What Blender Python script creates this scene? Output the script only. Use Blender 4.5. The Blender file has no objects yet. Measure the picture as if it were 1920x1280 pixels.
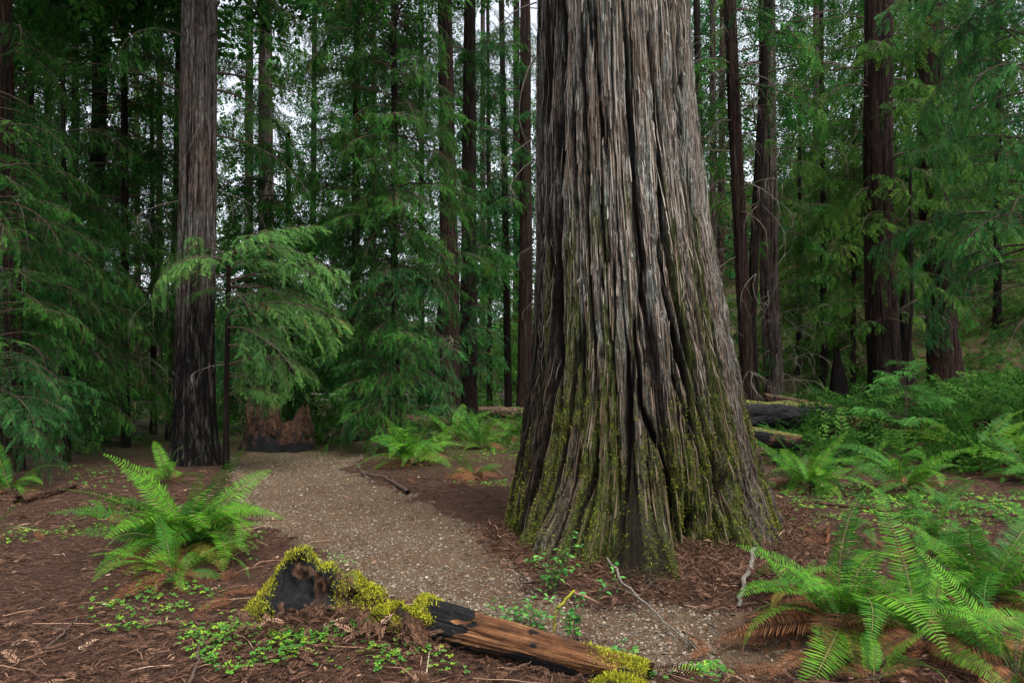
import bpy, math, random
import numpy as np
from mathutils import Vector, Matrix, Euler

random.seed(7)
RNG = np.random.default_rng(11)
R = math.radians
PI = math.pi
C = bpy.context.scene.collection
SC = bpy.context.scene

# ------------------------------------------------------------------ camera
CAM_H = 1.6
F = 1280.0            # focal length in pixels of the 1920 px wide photograph
HX, HY = 960.0, 725.0  # vanishing point of the level view direction
cam_d = bpy.data.cameras.new('camera')
cam_d.sensor_width = 36.0
cam_d.lens = 24.0
cam_d.shift_y = (HY - 640.0) / 1920.0
cam_d.clip_start = 0.05
cam_d.clip_end = 600.0
cam = bpy.data.objects.new('camera', cam_d)
cam.location = (0, 0, CAM_H)
cam.rotation_euler = (R(90), 0, 0)
C.objects.link(cam)
SC.camera = cam

# ------------------------------------------------------------------ world and sun (overcast day above a dense canopy)
SUN_EL, SUN_AZ = R(64), R(140)      # azimuth measured clockwise from +Y: behind the camera, to the right
world = bpy.data.worlds.new('World')
SC.world = world
world.use_nodes = True
wn = world.node_tree.nodes
wl = world.node_tree.links
wn.clear()
wo = wn.new('ShaderNodeOutputWorld')
wb = wn.new('ShaderNodeBackground')
sky = wn.new('ShaderNodeTexSky')
sky.sky_type = 'NISHITA'
sky.sun_disc = False
sky.sun_elevation = SUN_EL
sky.sun_rotation = SUN_AZ
sky.air_density = 1.0
sky.dust_density = 3.5
sky.ozone_density = 1.0
hs = wn.new('ShaderNodeHueSaturation')
hs.inputs['Saturation'].default_value = 0.30    # an even cloud layer takes most of the blue out
wl.new(sky.outputs[0], hs.inputs['Color'])
wl.new(hs.outputs[0], wb.inputs['Color'])
wb.inputs['Strength'].default_value = 0.15
wl.new(wb.outputs[0], wo.inputs['Surface'])
sun_d = bpy.data.lights.new('sun', 'SUN')
sun_d.energy = 1.5
sun_d.angle = R(24)
sun_d.color = (1.0, 0.96, 0.9)
sun = bpy.data.objects.new('sun', sun_d)
sd = Vector((math.sin(SUN_AZ) * math.cos(SUN_EL), math.cos(SUN_AZ) * math.cos(SUN_EL), math.sin(SUN_EL)))
sun.rotation_euler = sd.to_track_quat('Z', 'Y').to_euler()
sun.location = (0, 0, 50)
C.objects.link(sun)

SC.view_settings.view_transform = 'Standard'
SC.view_settings.look = 'None'
SC.view_settings.gamma = 1.0
SC.view_settings.use_curve_mapping = False
SC.view_settings.exposure = 1.38
SC.render.engine = 'CYCLES'
SC.cycles.use_denoising = True
SC.cycles.max_bounces = 4
SC.cycles.diffuse_bounces = 1
SC.cycles.glossy_bounces = 2
SC.cycles.transmission_bounces = 3
SC.cycles.transparent_max_bounces = 4
SC.cycles.use_adaptive_sampling = True
SC.cycles.adaptive_threshold = 0.02
SC.cycles.caustics_reflective = False
SC.cycles.caustics_refractive = False

# ------------------------------------------------------------------ numeric helpers
_T = np.random.default_rng(5).random((256, 256))


def vnoise(u, v, seed=0, pu=None):
    """smooth value noise in 0..1; periodic in u when pu (an integer) is given"""
    u = np.asarray(u, float); v = np.asarray(v, float)
    iu = np.floor(u).astype(int); iv = np.floor(v).astype(int)
    fu = u - iu; fv = v - iv
    fu = fu * fu * (3 - 2 * fu); fv = fv * fv * (3 - 2 * fv)
    iu1 = iu + 1
    if pu:
        iu = iu % pu; iu1 = iu1 % pu
    a = (iu + seed * 37) % 256; b = (iu1 + seed * 37) % 256
    c = (iv + seed * 91) % 256; d = (iv + 1 + seed * 91) % 256
    return (_T[a, c] * (1 - fu) + _T[b, c] * fu) * (1 - fv) + (_T[a, d] * (1 - fu) + _T[b, d] * fu) * fv


def fbm(u, v, seed=0, oct=4):
    s = 0.0; a = 0.5
    for k in range(oct):
        s = s + a * vnoise(u * 2 ** k, v * 2 ** k, seed + k); a *= 0.5
    return s / (1 - 0.5 ** oct)


def sstep(x, a, b):
    t = np.clip((x - a) / (b - a), 0, 1)
    return t * t * (3 - 2 * t)


def poly_sd(x, y, P):
    """signed distance to a polygon, negative inside"""
    x = np.asarray(x, float); y = np.asarray(y, float)
    d = np.full(x.shape, 1e9); inside = np.zeros(x.shape, bool)
    n = len(P)
    for i in range(n):
        ax, ay = P[i]; bx, by = P[(i + 1) % n]
        ex, ey = bx - ax, by - ay
        t = np.clip(((x - ax) * ex + (y - ay) * ey) / (ex * ex + ey * ey + 1e-12), 0, 1)
        d = np.minimum(d, np.hypot(x - ax - t * ex, y - ay - t * ey))
        c = ((ay > y) != (by > y)) & (x < (bx - ax) * (y - ay) / (by - ay + 1e-12) + ax)
        inside ^= c
    return np.where(inside, -d, d)


# ------------------------------------------------------------------ terrain
def flat(px, py, z=0.0):
    D = F * (CAM_H - z) / (py - HY)
    return ((px - HX) / F * D, D)


GX, GY = 1.50, 7.75           # foot of the giant redwood


def ground(x, y):
    x = np.asarray(x, float); y = np.asarray(y, float)
    z = 0.05 * (fbm(x * 0.35 + 40, y * 0.35 + 9, 3, 3) - 0.5)
    z = z + 0.10 * np.maximum(0, x - 2.5) * sstep(y, 11, 18)
    hill = 0.34 * np.maximum(0, x * 0.6 + y * 0.8 - 37) * sstep(x, 3, 14)
    z = z + np.minimum(hill, 22)
    z = z + 0.16 * np.maximum(0, y - 62)
    z = z + 0.06 * np.maximum(0, -x - 12) * sstep(y, 8, 30)
    # duff mounded about the foot of the giant, and the bank with the rotten stump in front
    z = z + 0.10 * np.exp(-(((x - GX) / 2.4) ** 2 + ((y - GY) / 2.4) ** 2)) * sstep(x, 0.2, 2.2)
    z = z + 0.15 * np.exp(-(((x + 1.15) / 0.75) ** 2 + ((y - 4.1) / 0.5) ** 2))
    z = z + 0.10 * np.exp(-(((x - 2.3) / 0.9) ** 2 + ((y - 4.0) / 0.9) ** 2))
    z = z + 0.22 * np.exp(-(((x - 2.0) / 0.4) ** 2 + ((y - 5.2) / 0.3) ** 2)) * 0.6
    z = z + 0.12 * np.exp(-(((x + 0.5) / 0.8) ** 2 + ((y - 10.0) / 0.7) ** 2))
    pm = -poly_sd(x, y, PATH)
    z = z - 0.06 * sstep(pm, -0.1, 0.5) * (y < 25)
    z = z + 0.02 * (fbm(x * 2.2, y * 2.2, 8, 3) - 0.5)
    return z


PATH = [flat(*p) for p in [(422, 858), (470, 848), (560, 843), (620, 846), (690, 820), (735, 812), (742, 822), (690, 852),
        (650, 872), (640, 885), (700, 898), (760, 925), (830, 960), (900, 1008), (955, 1050), (1000, 1090), (1100, 1128),
        (1220, 1128), (1330, 1150), (1430, 1165), (1560, 1180), (1600, 1290), (1350, 1290), (1150, 1250), (1050, 1210), (900, 1150), (740, 1118),
        (640, 1075), (560, 1020), (500, 985), (450, 940), (434, 900)]]


def gz(x, y):
    return float(ground(np.array([x]), np.array([y]))[0])


def on_ground(px, py):
    """ground point seen at a pixel of the photograph"""
    z = 0.0
    for _ in range(12):
        x, y = flat(px, py, z)
        z = 0.5 * z + 0.5 * gz(x, y)
    return Vector((x, y, gz(x, y)))


def at(px, py, D):
    return Vector(((px - HX) / F * D, D, CAM_H - (py - HY) / F * D))


# ------------------------------------------------------------------ object helpers
def mesh_np(name, V, faces, mats=(), smooth=True, attrs=None, matidx=None):
    me = bpy.data.meshes.new(name)
    V = np.asarray(V, np.float32)
    me.vertices.add(len(V)); me.vertices.foreach_set('co', V.ravel())
    loops = np.concatenate([f.ravel() for f in faces]).astype(np.int32)
    tot = np.concatenate([np.full(len(f), f.shape[1]) for f in faces]).astype(np.int32)
    start = np.concatenate([[0], np.cumsum(tot)[:-1]]).astype(np.int32)
    me.loops.add(len(loops)); me.loops.foreach_set('vertex_index', loops)
    me.polygons.add(len(tot)); me.polygons.foreach_set('loop_start', start)
    me.polygons.foreach_set('loop_total', tot)
    for m in mats: me.materials.append(m)
    if matidx is not None: me.polygons.foreach_set('material_index', np.asarray(matidx, np.int32))
    me.polygons.foreach_set('use_smooth', np.full(len(tot), smooth, bool))
    if attrs:
        for k, a in attrs.items():
            at_ = me.attributes.new(k, 'FLOAT', 'POINT')
            at_.data.foreach_set('value', np.asarray(a, np.float32))
    me.update(calc_edges=True)
    return me


def link(name, me, parent=None, loc=(0, 0, 0), rot=(0, 0, 0), scale=1.0):
    o = bpy.data.objects.new(name, me)
    C.objects.link(o)
    if parent: o.parent = parent
    o.location = loc; o.rotation_euler = rot
    o.scale = (scale,) * 3 if not hasattr(scale, '__len__') else scale
    return o


def tag(o, label=None, cat=None, group=None, kind=None):
    if label: o['label'] = label
    if cat: o['category'] = cat
    if group: o['group'] = group
    if kind: o['kind'] = kind
    return o


def thing(name, label, cat, loc, rotz=0.0, group=None):
    return tag(link(name, None, None, loc, (0, 0, rotz)), label, cat, group)


class Geo:
    """collects triangles / quads with a random number per piece and a material index"""
    def __init__(s):
        s.V = []; s.F = {}; s.n = 0; s.r = []; s.M = {}

    def add(s, V, Fs, rnd=0.5, mat=0):
        V = np.asarray(V, float); s.V.append(V)
        for f in Fs:
            f = np.asarray(f, int)
            s.F.setdefault(f.shape[1], []).append(f + s.n)
            s.M.setdefault(f.shape[1], []).append(np.full(len(f), mat))
        s.r.append(np.broadcast_to(rnd, (len(V),)).astype(float)); s.n += len(V)

    def scatter(s, TV, TF, pos, M3, rnd, mat=0):
        """copies of a template: pos (n,3), M3 (n,3,3), rnd (n,)"""
        n, k = len(pos), len(TV)
        if n == 0: return
        V = np.einsum('nij,kj->nki', M3, TV) + pos[:, None, :]
        Fs = []
        for f in TF:
            f = np.asarray(f, int)
            Fs.append((f[None] + (np.arange(n) * k)[:, None, None]).reshape(-1, f.shape[1]))
        s.add(V.reshape(-1, 3), Fs, np.repeat(rnd, k), mat)

    def tube(s, pts, rad, sides=5, rnd=0.5, mat=0, cap=True):
        pts = [Vector(p) for p in pts]; n = len(pts)
        V = []; up = Vector((0.13, 0.07, 1)).normalized()
        for i, p in enumerate(pts):
            t = (pts[min(i + 1, n - 1)] - pts[max(i - 1, 0)])
            t = t.normalized() if t.length > 1e-9 else Vector((0, 0, 1))
            u = up if abs(t.dot(up)) < 0.95 else Vector((1, 0, 0))
            a = t.cross(u).normalized(); b = t.cross(a)
            for k in range(sides):
                an = 2 * PI * k / sides
                V.append(tuple(p + (a * math.cos(an) + b * math.sin(an)) * rad[i]))
        Q = [[i * sides + k, i * sides + (k + 1) % sides, (i + 1) * sides + (k + 1) % sides, (i + 1) * sides + k]
             for i in range(n - 1) for k in range(sides)]
        Fs = [np.array(Q)]
        s.add(V, Fs, rnd, mat)

    def mesh(s, name, mats, smooth=False, extra=None):
        ks = sorted(s.F)
        return mesh_np(name, np.concatenate(s.V), [np.concatenate(s.F[k]) for k in ks], mats, smooth,
                       {'rnd': np.concatenate(s.r)}, np.concatenate([np.concatenate(s.M[k]) for k in ks]))


def rotm(ax, ay, az):
    """stack of rotation matrices Rz(az) Ry(ay) Rx(ax)"""
    ax, ay, az = np.broadcast_arrays(*[np.atleast_1d(np.asarray(a, float)) for a in (ax, ay, az)])
    cx, sx, cy, sy, cz, sz = np.cos(ax), np.sin(ax), np.cos(ay), np.sin(ay), np.cos(az), np.sin(az)
    M = np.empty(ax.shape + (3, 3))
    M[:, 0, 0] = cz * cy; M[:, 0, 1] = cz * sy * sx - sz * cx; M[:, 0, 2] = cz * sy * cx + sz * sx
    M[:, 1, 0] = sz * cy; M[:, 1, 1] = sz * sy * sx + cz * cx; M[:, 1, 2] = sz * sy * cx - cz * sx
    M[:, 2, 0] = -sy; M[:, 2, 1] = cy * sx; M[:, 2, 2] = cy * cx
    return M


# ------------------------------------------------------------------ materials
class Mat:
    def __init__(s, name):
        s.m = bpy.data.materials.new(name); s.m.use_nodes = True
        s.t = s.m.node_tree; s.t.nodes.clear()
        s.out = s.n('ShaderNodeOutputMaterial'); s.b = s.n('ShaderNodeBsdfPrincipled')
        s.t.links.new(s.b.outputs[0], s.out.inputs[0])

    def n(s, t, **k):
        nd = s.t.nodes.new(t)
        for a, v in k.items(): setattr(nd, a, v)
        return nd

    def l(s, a, b): s.t.links.new(a, b)

    def attr(s, name): return s.n('ShaderNodeAttribute', attribute_name=name).outputs['Fac']

    def noise(s, scale, detail=4, rough=0.55, vec=None, dist=0.0):
        nd = s.n('ShaderNodeTexNoise'); nd.inputs['Scale'].default_value = scale
        nd.inputs['Detail'].default_value = detail; nd.inputs['Roughness'].default_value = rough
        nd.inputs['Distortion'].default_value = dist
        if vec is not None: s.l(vec, nd.inputs['Vector'])
        return nd.outputs['Fac']

    def obj(s, scale=(1, 1, 1)):
        tc = s.n('ShaderNodeTexCoord'); mp = s.n('ShaderNodeMapping'); mp.inputs['Scale'].default_value = scale
        s.l(tc.outputs['Object'], mp.inputs['Vector']); return mp.outputs[0]

    def ramp(s, fac, stops):
        nd = s.n('ShaderNodeValToRGB'); e = nd.color_ramp.elements
        while len(e) < len(stops): e.new(0.5)
        for i, (p, c) in enumerate(stops):
            e[i].position = p
            e[i].color = (c, c, c, 1) if not hasattr(c, '__len__') else (*c, 1)
        s.l(fac, nd.inputs[0]); return nd.outputs[0]

    def mix(s, fac, a, b, mode='MIX'):
        nd = s.n('ShaderNodeMix', data_type='RGBA', blend_type=mode)
        for v, i in ((fac, 0), (a, 6), (b, 7)):
            if isinstance(v, (int, float)): nd.inputs[i].default_value = v if i == 0 else (v, v, v, 1)
            elif isinstance(v, tuple): nd.inputs[i].default_value = (*v, 1)
            else: s.l(v, nd.inputs[i])
        return nd.outputs[2]

    def math(s, op, a, b=None):
        nd = s.n('ShaderNodeMath', operation=op)
        for v, i in ((a, 0), (b, 1)):
            if v is None: continue
            if isinstance(v, (int, float)): nd.inputs[i].default_value = v
            else: s.l(v, nd.inputs[i])
        return nd.outputs[0]

    def bump(s, h, strength=0.5, dist=0.02):
        nd = s.n('ShaderNodeBump'); nd.inputs['Strength'].default_value = strength
        nd.inputs['Distance'].default_value = dist; s.l(h, nd.inputs['Height'])
        s.l(nd.outputs[0], s.b.inputs['Normal'])

    def fin(s, col, rough=0.9, spec=0.25):
        if isinstance(col, tuple): s.b.inputs['Base Color'].default_value = (*col, 1)
        else: s.l(col, s.b.inputs['Base Color'])
        if isinstance(rough, (int, float)): s.b.inputs['Roughness'].default_value = rough
        else: s.l(rough, s.b.inputs['Roughness'])
        s.b.inputs['Specular IOR Level'].default_value = spec
        return s.m

    def translucent(s, col, f):
        tr = s.n('ShaderNodeBsdfTranslucent'); mx = s.n('ShaderNodeMixShader'); mx.inputs[0].default_value = f
        s.l(col, tr.inputs[0]); s.l(s.b.outputs[0], mx.inputs[1]); s.l(tr.outputs[0], mx.inputs[2])
        s.l(mx.outputs[0], s.out.inputs[0])


def leaf_mat(name, stops, rough=0.5, trans=0.3, spec=0.4, objvar=0.35):
    m = Mat(name)
    oi = m.n('ShaderNodeObjectInfo')
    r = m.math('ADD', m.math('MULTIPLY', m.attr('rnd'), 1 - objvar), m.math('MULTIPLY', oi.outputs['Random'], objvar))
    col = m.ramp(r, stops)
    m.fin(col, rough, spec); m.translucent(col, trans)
    return m.m


M_NEEDLE = leaf_mat('redwood_needles', [(0.0, (0.004, 0.017, 0.005)), (0.35, (0.010, 0.046, 0.010)), (0.6, (0.032, 0.122, 0.018)), (0.85, (0.075, 0.22, 0.036)), (1.0, (0.10, 0.05, 0.02))], 0.7, 0.4, 0.04)
M_NEEDLE_TEAL = leaf_mat('bluish_needles', [(0.0, (0.005, 0.024, 0.010)), (0.4, (0.016, 0.076, 0.020)), (0.75, (0.046, 0.165, 0.040)), (1.0, (0.10, 0.28, 0.055))], 0.7, 0.35, 0.05)
M_NEEDLE_WARM = leaf_mat('yellowish_needles', [(0.0, (0.010, 0.030, 0.006)), (0.4, (0.030, 0.090, 0.014)), (0.75, (0.075, 0.17, 0.025)), (0.92, (0.15, 0.27, 0.04)), (1.0, (0.10, 0.05, 0.02))], 0.7, 0.42, 0.04)
M_NEEDLE_PALE = leaf_mat('pale_young_needles', [(0.0, (0.02, 0.055, 0.020)), (0.4, (0.05, 0.145, 0.036)), (0.8, (0.12, 0.27, 0.055)), (0.93, (0.19, 0.36, 0.085)), (1.0, (0.20, 0.10, 0.04))], 0.7, 0.3, 0.05)
M_FERN = leaf_mat('fern_green', [(0.0, (0.020, 0.085, 0.022)), (0.4, (0.036, 0.140, 0.010)), (1.0, (0.120, 0.290, 0.016))], 0.5, 0.25, 0.12, 0.6)
M_FERN_YEL = leaf_mat('fern_yellowing', [(0.0, (0.09, 0.15, 0.02)), (0.5, (0.20, 0.22, 0.03)), (1.0, (0.30, 0.20, 0.05))], 0.6, 0.3, 0.15, 0.6)
M_FERN_DEAD = leaf_mat('fern_dead', [(0.0, (0.05, 0.020, 0.010)), (0.5, (0.14, 0.055, 0.022)), (1.0, (0.28, 0.13, 0.055))], 0.8, 0.15, 0.2, 0.5)
M_SHRUB = leaf_mat('evergreen_shrub_leaf', [(0.0, (0.020, 0.10, 0.020)), (0.5, (0.055, 0.21, 0.035)), (1.0, (0.14, 0.36, 0.05))], 0.3, 0.25, 0.45, 0.6)
M_CLOVER = leaf_mat('sorrel_leaf', [(0.0, (0.025, 0.13, 0.025)), (0.5, (0.08, 0.26, 0.03)), (1.0, (0.30, 0.46, 0.03))], 0.6, 0.3, 0.15, 0.1)
M_MOSS = leaf_mat('moss_strand', [(0.0, (0.03, 0.045, 0.006)), (0.4, (0.18, 0.20, 0.014)), (0.75, (0.46, 0.44, 0.03)), (1.0, (0.62, 0.58, 0.06))], 0.8, 0.3, 0.2, 0.05)
M_MOSS_OLIVE = leaf_mat('olive_bark_moss', [(0.0, (0.025, 0.038, 0.005)), (0.5, (0.145, 0.165, 0.016)), (1.0, (0.33, 0.35, 0.035))], 0.9, 0.2, 0.1, 0.0)
M_LITTER = leaf_mat('needle_litter', [(0.0, (0.014, 0.007, 0.004)), (0.45, (0.054, 0.026, 0.015)), (0.75, (0.105, 0.053, 0.031)), (0.93, (0.24, 0.14, 0.09)), (1.0, (0.42, 0.32, 0.22))], 0.85, 0.0, 0.2, 0.0)
M_PEBBLE = leaf_mat('path_pebble', [(0.0, (0.050, 0.040, 0.030)), (0.45, (0.13, 0.105, 0.076)), (0.75, (0.25, 0.205, 0.145)), (1.0, (0.52, 0.45, 0.33))], 0.8, 0.0, 0.3, 0.0)


def twig_mat(name, a, b):
    m = Mat(name)
    n = m.noise(60, 3, vec=m.obj((1, 1, 1)))
    m.bump(n, 0.4, 0.01)
    return m.fin(m.ramp(n, [(0.3, a), (0.7, b)]), 0.85)


M_TWIG = twig_mat('twig_bark', (0.035, 0.022, 0.015), (0.09, 0.06, 0.045))
M_PALE = twig_mat('bare_grey_twig', (0.045, 0.038, 0.030), (0.20, 0.175, 0.14))
M_STALK = twig_mat('green_brown_stalk', (0.06, 0.08, 0.02), (0.16, 0.14, 0.05))


def bark_mat(name, ridge, furrow, lichen, moss, lich=0.5, fine=1.0):
    m = Mat(name)
    wv = m.n('ShaderNodeTexCoord').outputs['Object']
    v = m.obj((1, 1, 0.045)); v2 = m.obj((1, 1, 0.13)); v3 = m.obj((1, 1, .028))
    fib = m.noise(95 * fine, 8, 0.7, v)
    fib2 = m.noise(230 * fine, 4, 0.65, v2)

    def cracks(scale, vec, w):
        n_ = m.noise(scale, 3, 0.6, vec, .15)
        return m.ramp(m.math('ABSOLUTE', m.math('SUBTRACT', n_, .5)), [(0.0, 0.0), (w, 1.0)])
    c1 = cracks(26 * fine, v3, .045); c2 = cracks(60 * fine, v, .05)
    rg = m.attr('ridge')
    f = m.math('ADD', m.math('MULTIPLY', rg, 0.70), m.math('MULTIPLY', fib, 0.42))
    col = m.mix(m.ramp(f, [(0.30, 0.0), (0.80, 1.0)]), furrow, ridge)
    patch = m.noise(2.6, 5, 0.6, m.obj((1, 1, 0.35)))
    warm = m.mix(1.0, col, (.80, .62, .50), 'MULTIPLY')
    col = m.mix(m.ramp(patch, [(0.42, 0.0), (0.68, 0.8)]), col, warm)
    blotch = m.noise(22, 7, 0.72, m.obj((1, 1, 0.30)))
    col = m.mix(1.0, col, m.ramp(blotch, [(0.30, 0.45), (0.52, 0.95), (0.75, 1.35)]), 'MULTIPLY')
    col = m.mix(1.0, col, m.ramp(fib, [(0.30, 0.42), (0.5, 0.95), (0.72, 1.5)]), 'MULTIPLY')
    # grey-green crust lichen on the ridges
    lp = m.noise(7.0, 8, 0.72, m.obj((1, 1, 0.12)))
    lf = m.math('MULTIPLY', m.ramp(lp, [(0.50, 0.0), (0.60, 1.0)]), m.math('MULTIPLY', m.attr('lichen'), lich))
    col = m.mix(m.math('MULTIPLY', lf, m.ramp(fib2, [(.35, .25), (.6, 1.0)])), col, lichen)
    # moss: thin broken streaks that follow the ridges
    mp = m.noise(13.0, 9, 0.75, m.obj((1, 1, 0.22)))
    mf = m.math('ADD', m.attr('moss'), m.math('MULTIPLY', m.math('SUBTRACT', mp, 0.5), 2.6))
    mf = m.ramp(mf, [(0.46, 0.0), (0.70, 0.92)])
    mcol = m.mix(m.ramp(m.noise(55, 5, .7, wv), [(0.3, 0.0), (0.7, 1.0)]), (moss[0] * .22, moss[1] * .25, moss[2] * .5), moss)
    wash = m.math('MULTIPLY', m.ramp(m.attr('moss'), [(0.06, 0.0), (0.5, 0.38)]), m.ramp(blotch, [(.3, .2), (.65, 1.0)]))
    col = m.mix(wash, col, m.mix(1.0, mcol, (.8, .8, .8), 'MULTIPLY'))
    mm = m.math('MULTIPLY', mf, m.ramp(m.attr('moss'), [(0.02, 0.0), (0.2, 1.0)]))
    col = m.mix(mm, col, mcol)
    ck = m.mix(1.0, c1, c2, 'MULTIPLY')
    col = m.mix(m.ramp(ck, [(0.0, .80), (1.0, 0.0)]), col, (furrow[0] * .5, furrow[1] * .5, furrow[2] * .5))
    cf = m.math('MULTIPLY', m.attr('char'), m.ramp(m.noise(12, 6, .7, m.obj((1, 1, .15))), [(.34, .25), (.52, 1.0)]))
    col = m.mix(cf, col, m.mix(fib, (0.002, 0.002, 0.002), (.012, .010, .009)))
    h = m.math('ADD', m.math('MULTIPLY', fib, 1.0), m.math('MULTIPLY', fib2, 0.45))
    h = m.math('ADD', h, m.math('MULTIPLY', ck, 0.8))
    m.bump(h, 1.0, 0.034)
    return m.fin(col, 0.92, 0.12)


M_SHRED = leaf_mat('torn_bark_strips', [(0.0, (0.028, 0.017, 0.011)), (0.35, (0.075, 0.052, 0.034)), (0.65, (0.19, 0.155, 0.125)), (1.0, (0.38, 0.355, 0.315))], 0.9, 0.0, 0.1, 0.0)
M_GIANT = bark_mat('weathered_redwood_bark', (0.37, 0.335, 0.295), (0.020, 0.012, 0.008), (0.38, 0.45, 0.40), (0.125, 0.155, 0.024), 0.85)
M_BARK_GREY = bark_mat('silvery_brown_bark', (0.27, 0.225, 0.205), (0.022, 0.013, 0.011), (0.30, 0.36, 0.31), (0.06, 0.08, 0.02), 0.7, 0.75)
M_BARK = bark_mat('grey_brown_bark', (0.16, 0.122, 0.108), (0.020, 0.011, 0.009), (0.19, 0.23, 0.19), (0.05, 0.07, 0.02), 0.5, 0.7)
M_BARK_RED = bark_mat('reddish_bark', (0.066, 0.036, 0.028), (0.012, 0.006, 0.005), (0.09, 0.11, 0.08), (0.03, 0.05, 0.012), 0.3, 0.7)
M_BARK_DARK = bark_mat('dark_bark', (0.036, 0.023, 0.019), (0.008, 0.005, 0.004), (0.05, 0.065, 0.045), (0.02, 0.035, 0.008), 0.3, 0.7)


# ------------------------------------------------------------------ ground
def grid_axis(edges):
    out = []
    for a, b, s in edges: out += list(np.arange(a, b, s))
    out.append(edges[-1][1]); return np.array(out)


gx = grid_axis([(-130, -40, 4), (-40, -14, .8), (-14, -5, .18), (-5, 4.5, .06), (4.5, 14, .16), (14, 45, .8), (45, 150, 4)])
gy = grid_axis([(-14, 2, .8), (2, 2.8, .2), (2.8, 9.5, .06), (9.5, 20, .12), (20, 50, .7), (50, 170, 4)])
X, Y = np.meshgrid(gx, gy)
Z = ground(X, Y)
near = (Y < 22) & (abs(X) < 14)
rough = 0.022 * (fbm(X * 9, Y * 9, 21, 3) - 0.5)
pmask = sstep(-poly_sd(X, Y, PATH) + 0.55 * (fbm(X * 2.4, Y * 2.4, 4, 4) - 0.5), -0.12, 0.22)
Z = Z + np.where(near, rough * (1 - 0.6 * pmask), 0)
nx, ny = len(gx), len(gy)
I = np.arange(nx * ny).reshape(ny, nx)
Q = np.stack([I[:-1, :-1], I[:-1, 1:], I[1:, 1:], I[1:, :-1]], -1).reshape(-1, 4)
m = Mat('forest_floor')
v = m.obj()
n1 = m.noise(3.0, 8, 0.65, v); n2 = m.noise(38, 6, 0.7, v, 0.6); n3 = m.noise(150, 3, 0.6, v)
duff = m.ramp(n2, [(0.28, (0.010, 0.006, 0.004)), (0.48, (0.040, 0.020, 0.013)), (0.62, (0.085, 0.043, 0.027)), (0.8, (0.17, 0.10, 0.062))])
duff = m.mix(m.ramp(n1, [(0.45, 0.0), (0.7, 0.5)]), duff, (0.045, 0.026, 0.018))
grv = m.ramp(n3, [(0.25, (0.030, 0.021, 0.015)), (0.5, (0.075, 0.055, 0.039)), (0.66, (0.16, 0.125, 0.085)), (0.8, (0.34, 0.28, 0.20))])
grv = m.mix(m.ramp(m.noise(1.2, 6, 0.6, v), [(0.4, 0.0), (0.75, 0.65)]), grv, duff)
pf = m.math('ADD', m.attr('path'), m.math('MULTIPLY', m.math('SUBTRACT', n2, 0.5), 0.9))
col = m.mix(m.ramp(pf, [(0.35, 0.0), (0.65, 1.0)]), duff, m.mix(1.0, grv, (1.22, 1.07, 0.90), 'MULTIPLY'))
# thin moss and seedlings far off
gf = m.math('MULTIPLY', m.attr('green'), m.ramp(m.noise(1.6, 8, 0.72, v), [(0.42, 0.0), (0.60, 1.0)]))
col = m.mix(gf, col, m.ramp(n2, [(0.3, (0.012, 0.022, 0.005)), (0.7, (0.05, 0.08, 0.012))]))
m.bump(m.math('ADD', n2, m.math('MULTIPLY', n3, 0.5)), 0.9, 0.03)
M_FLOOR = m.fin(col, 0.95, 0.15)
green = sstep(Y, 10, 20) * 0.85 + sstep(X, 6, 14) * 0.15
tag(link('forest_floor', mesh_np('forest_floor', np.stack([X, Y, Z], -1).reshape(-1, 3), [Q], [M_FLOOR], True,
    {'path': pmask.ravel(), 'green': green.ravel()})), kind='structure')

# ------------------------------------------------------------------ the giant redwood
PROF = [(-260, 1008, 1262), (-100, 1006, 1276), (0, 1005, 1288), (200, 1005, 1300), (400, 1004, 1322), (500, 1003, 1338), (600, 1000, 1355), (700, 992, 1377), (800, 978, 1396),
        (860, 968, 1412), (920, 956, 1424), (985, 946, 1436), (1060, 940, 1440)]
pz = np.array([CAM_H - (p[0] - HY) / F * GY for p in PROF])[::-1]
pc = np.array([((p[1] + p[2]) / 2 - HX) / F * GY for p in PROF])[::-1]
pr = np.array([(p[2] - p[1]) / 2 / F * GY for p in PROF])[::-1] * 0.985
BASE = [(-180, .02), (-155, .0), (-140, .22), (-128, .50), (-119, .52), (-112, .56), (-109, .22), (-105, .95), (-100, 1.05), (-97, 1.20), (-92, 1.0), (-88, .20), (-80, -.10), (-70, -.02), (-60, .18), (-45, .25),
        (-32, .05), (-20, .10), (0, .10), (25, .85), (38, .9), (50, .2), (120, .1), (180, .02)]
ba = np.array([b[0] for b in BASE]); bv = np.array([b[1] for b in BASE])


def g_center(z): return np.interp(z, pz, pc)
def g_rad(z): return np.interp(z, pz, pr)


def px_to_az(px, py):
    """azimuth on the trunk (world degrees, -90 = towards camera) and height for a pixel"""
    D = GY - 1.0
    for _ in range(30):
        x = (px - HX) / F * D; z = CAM_H - (py - HY) / F * D
        r = g_rad(z); dx = np.clip(x - g_center(z), -0.995 * r, 0.995 * r)
        D = 0.5 * D + 0.5 * (GY - math.sqrt(r * r - dx * dx))
    return math.atan2(-(GY - D), dx), z


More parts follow.
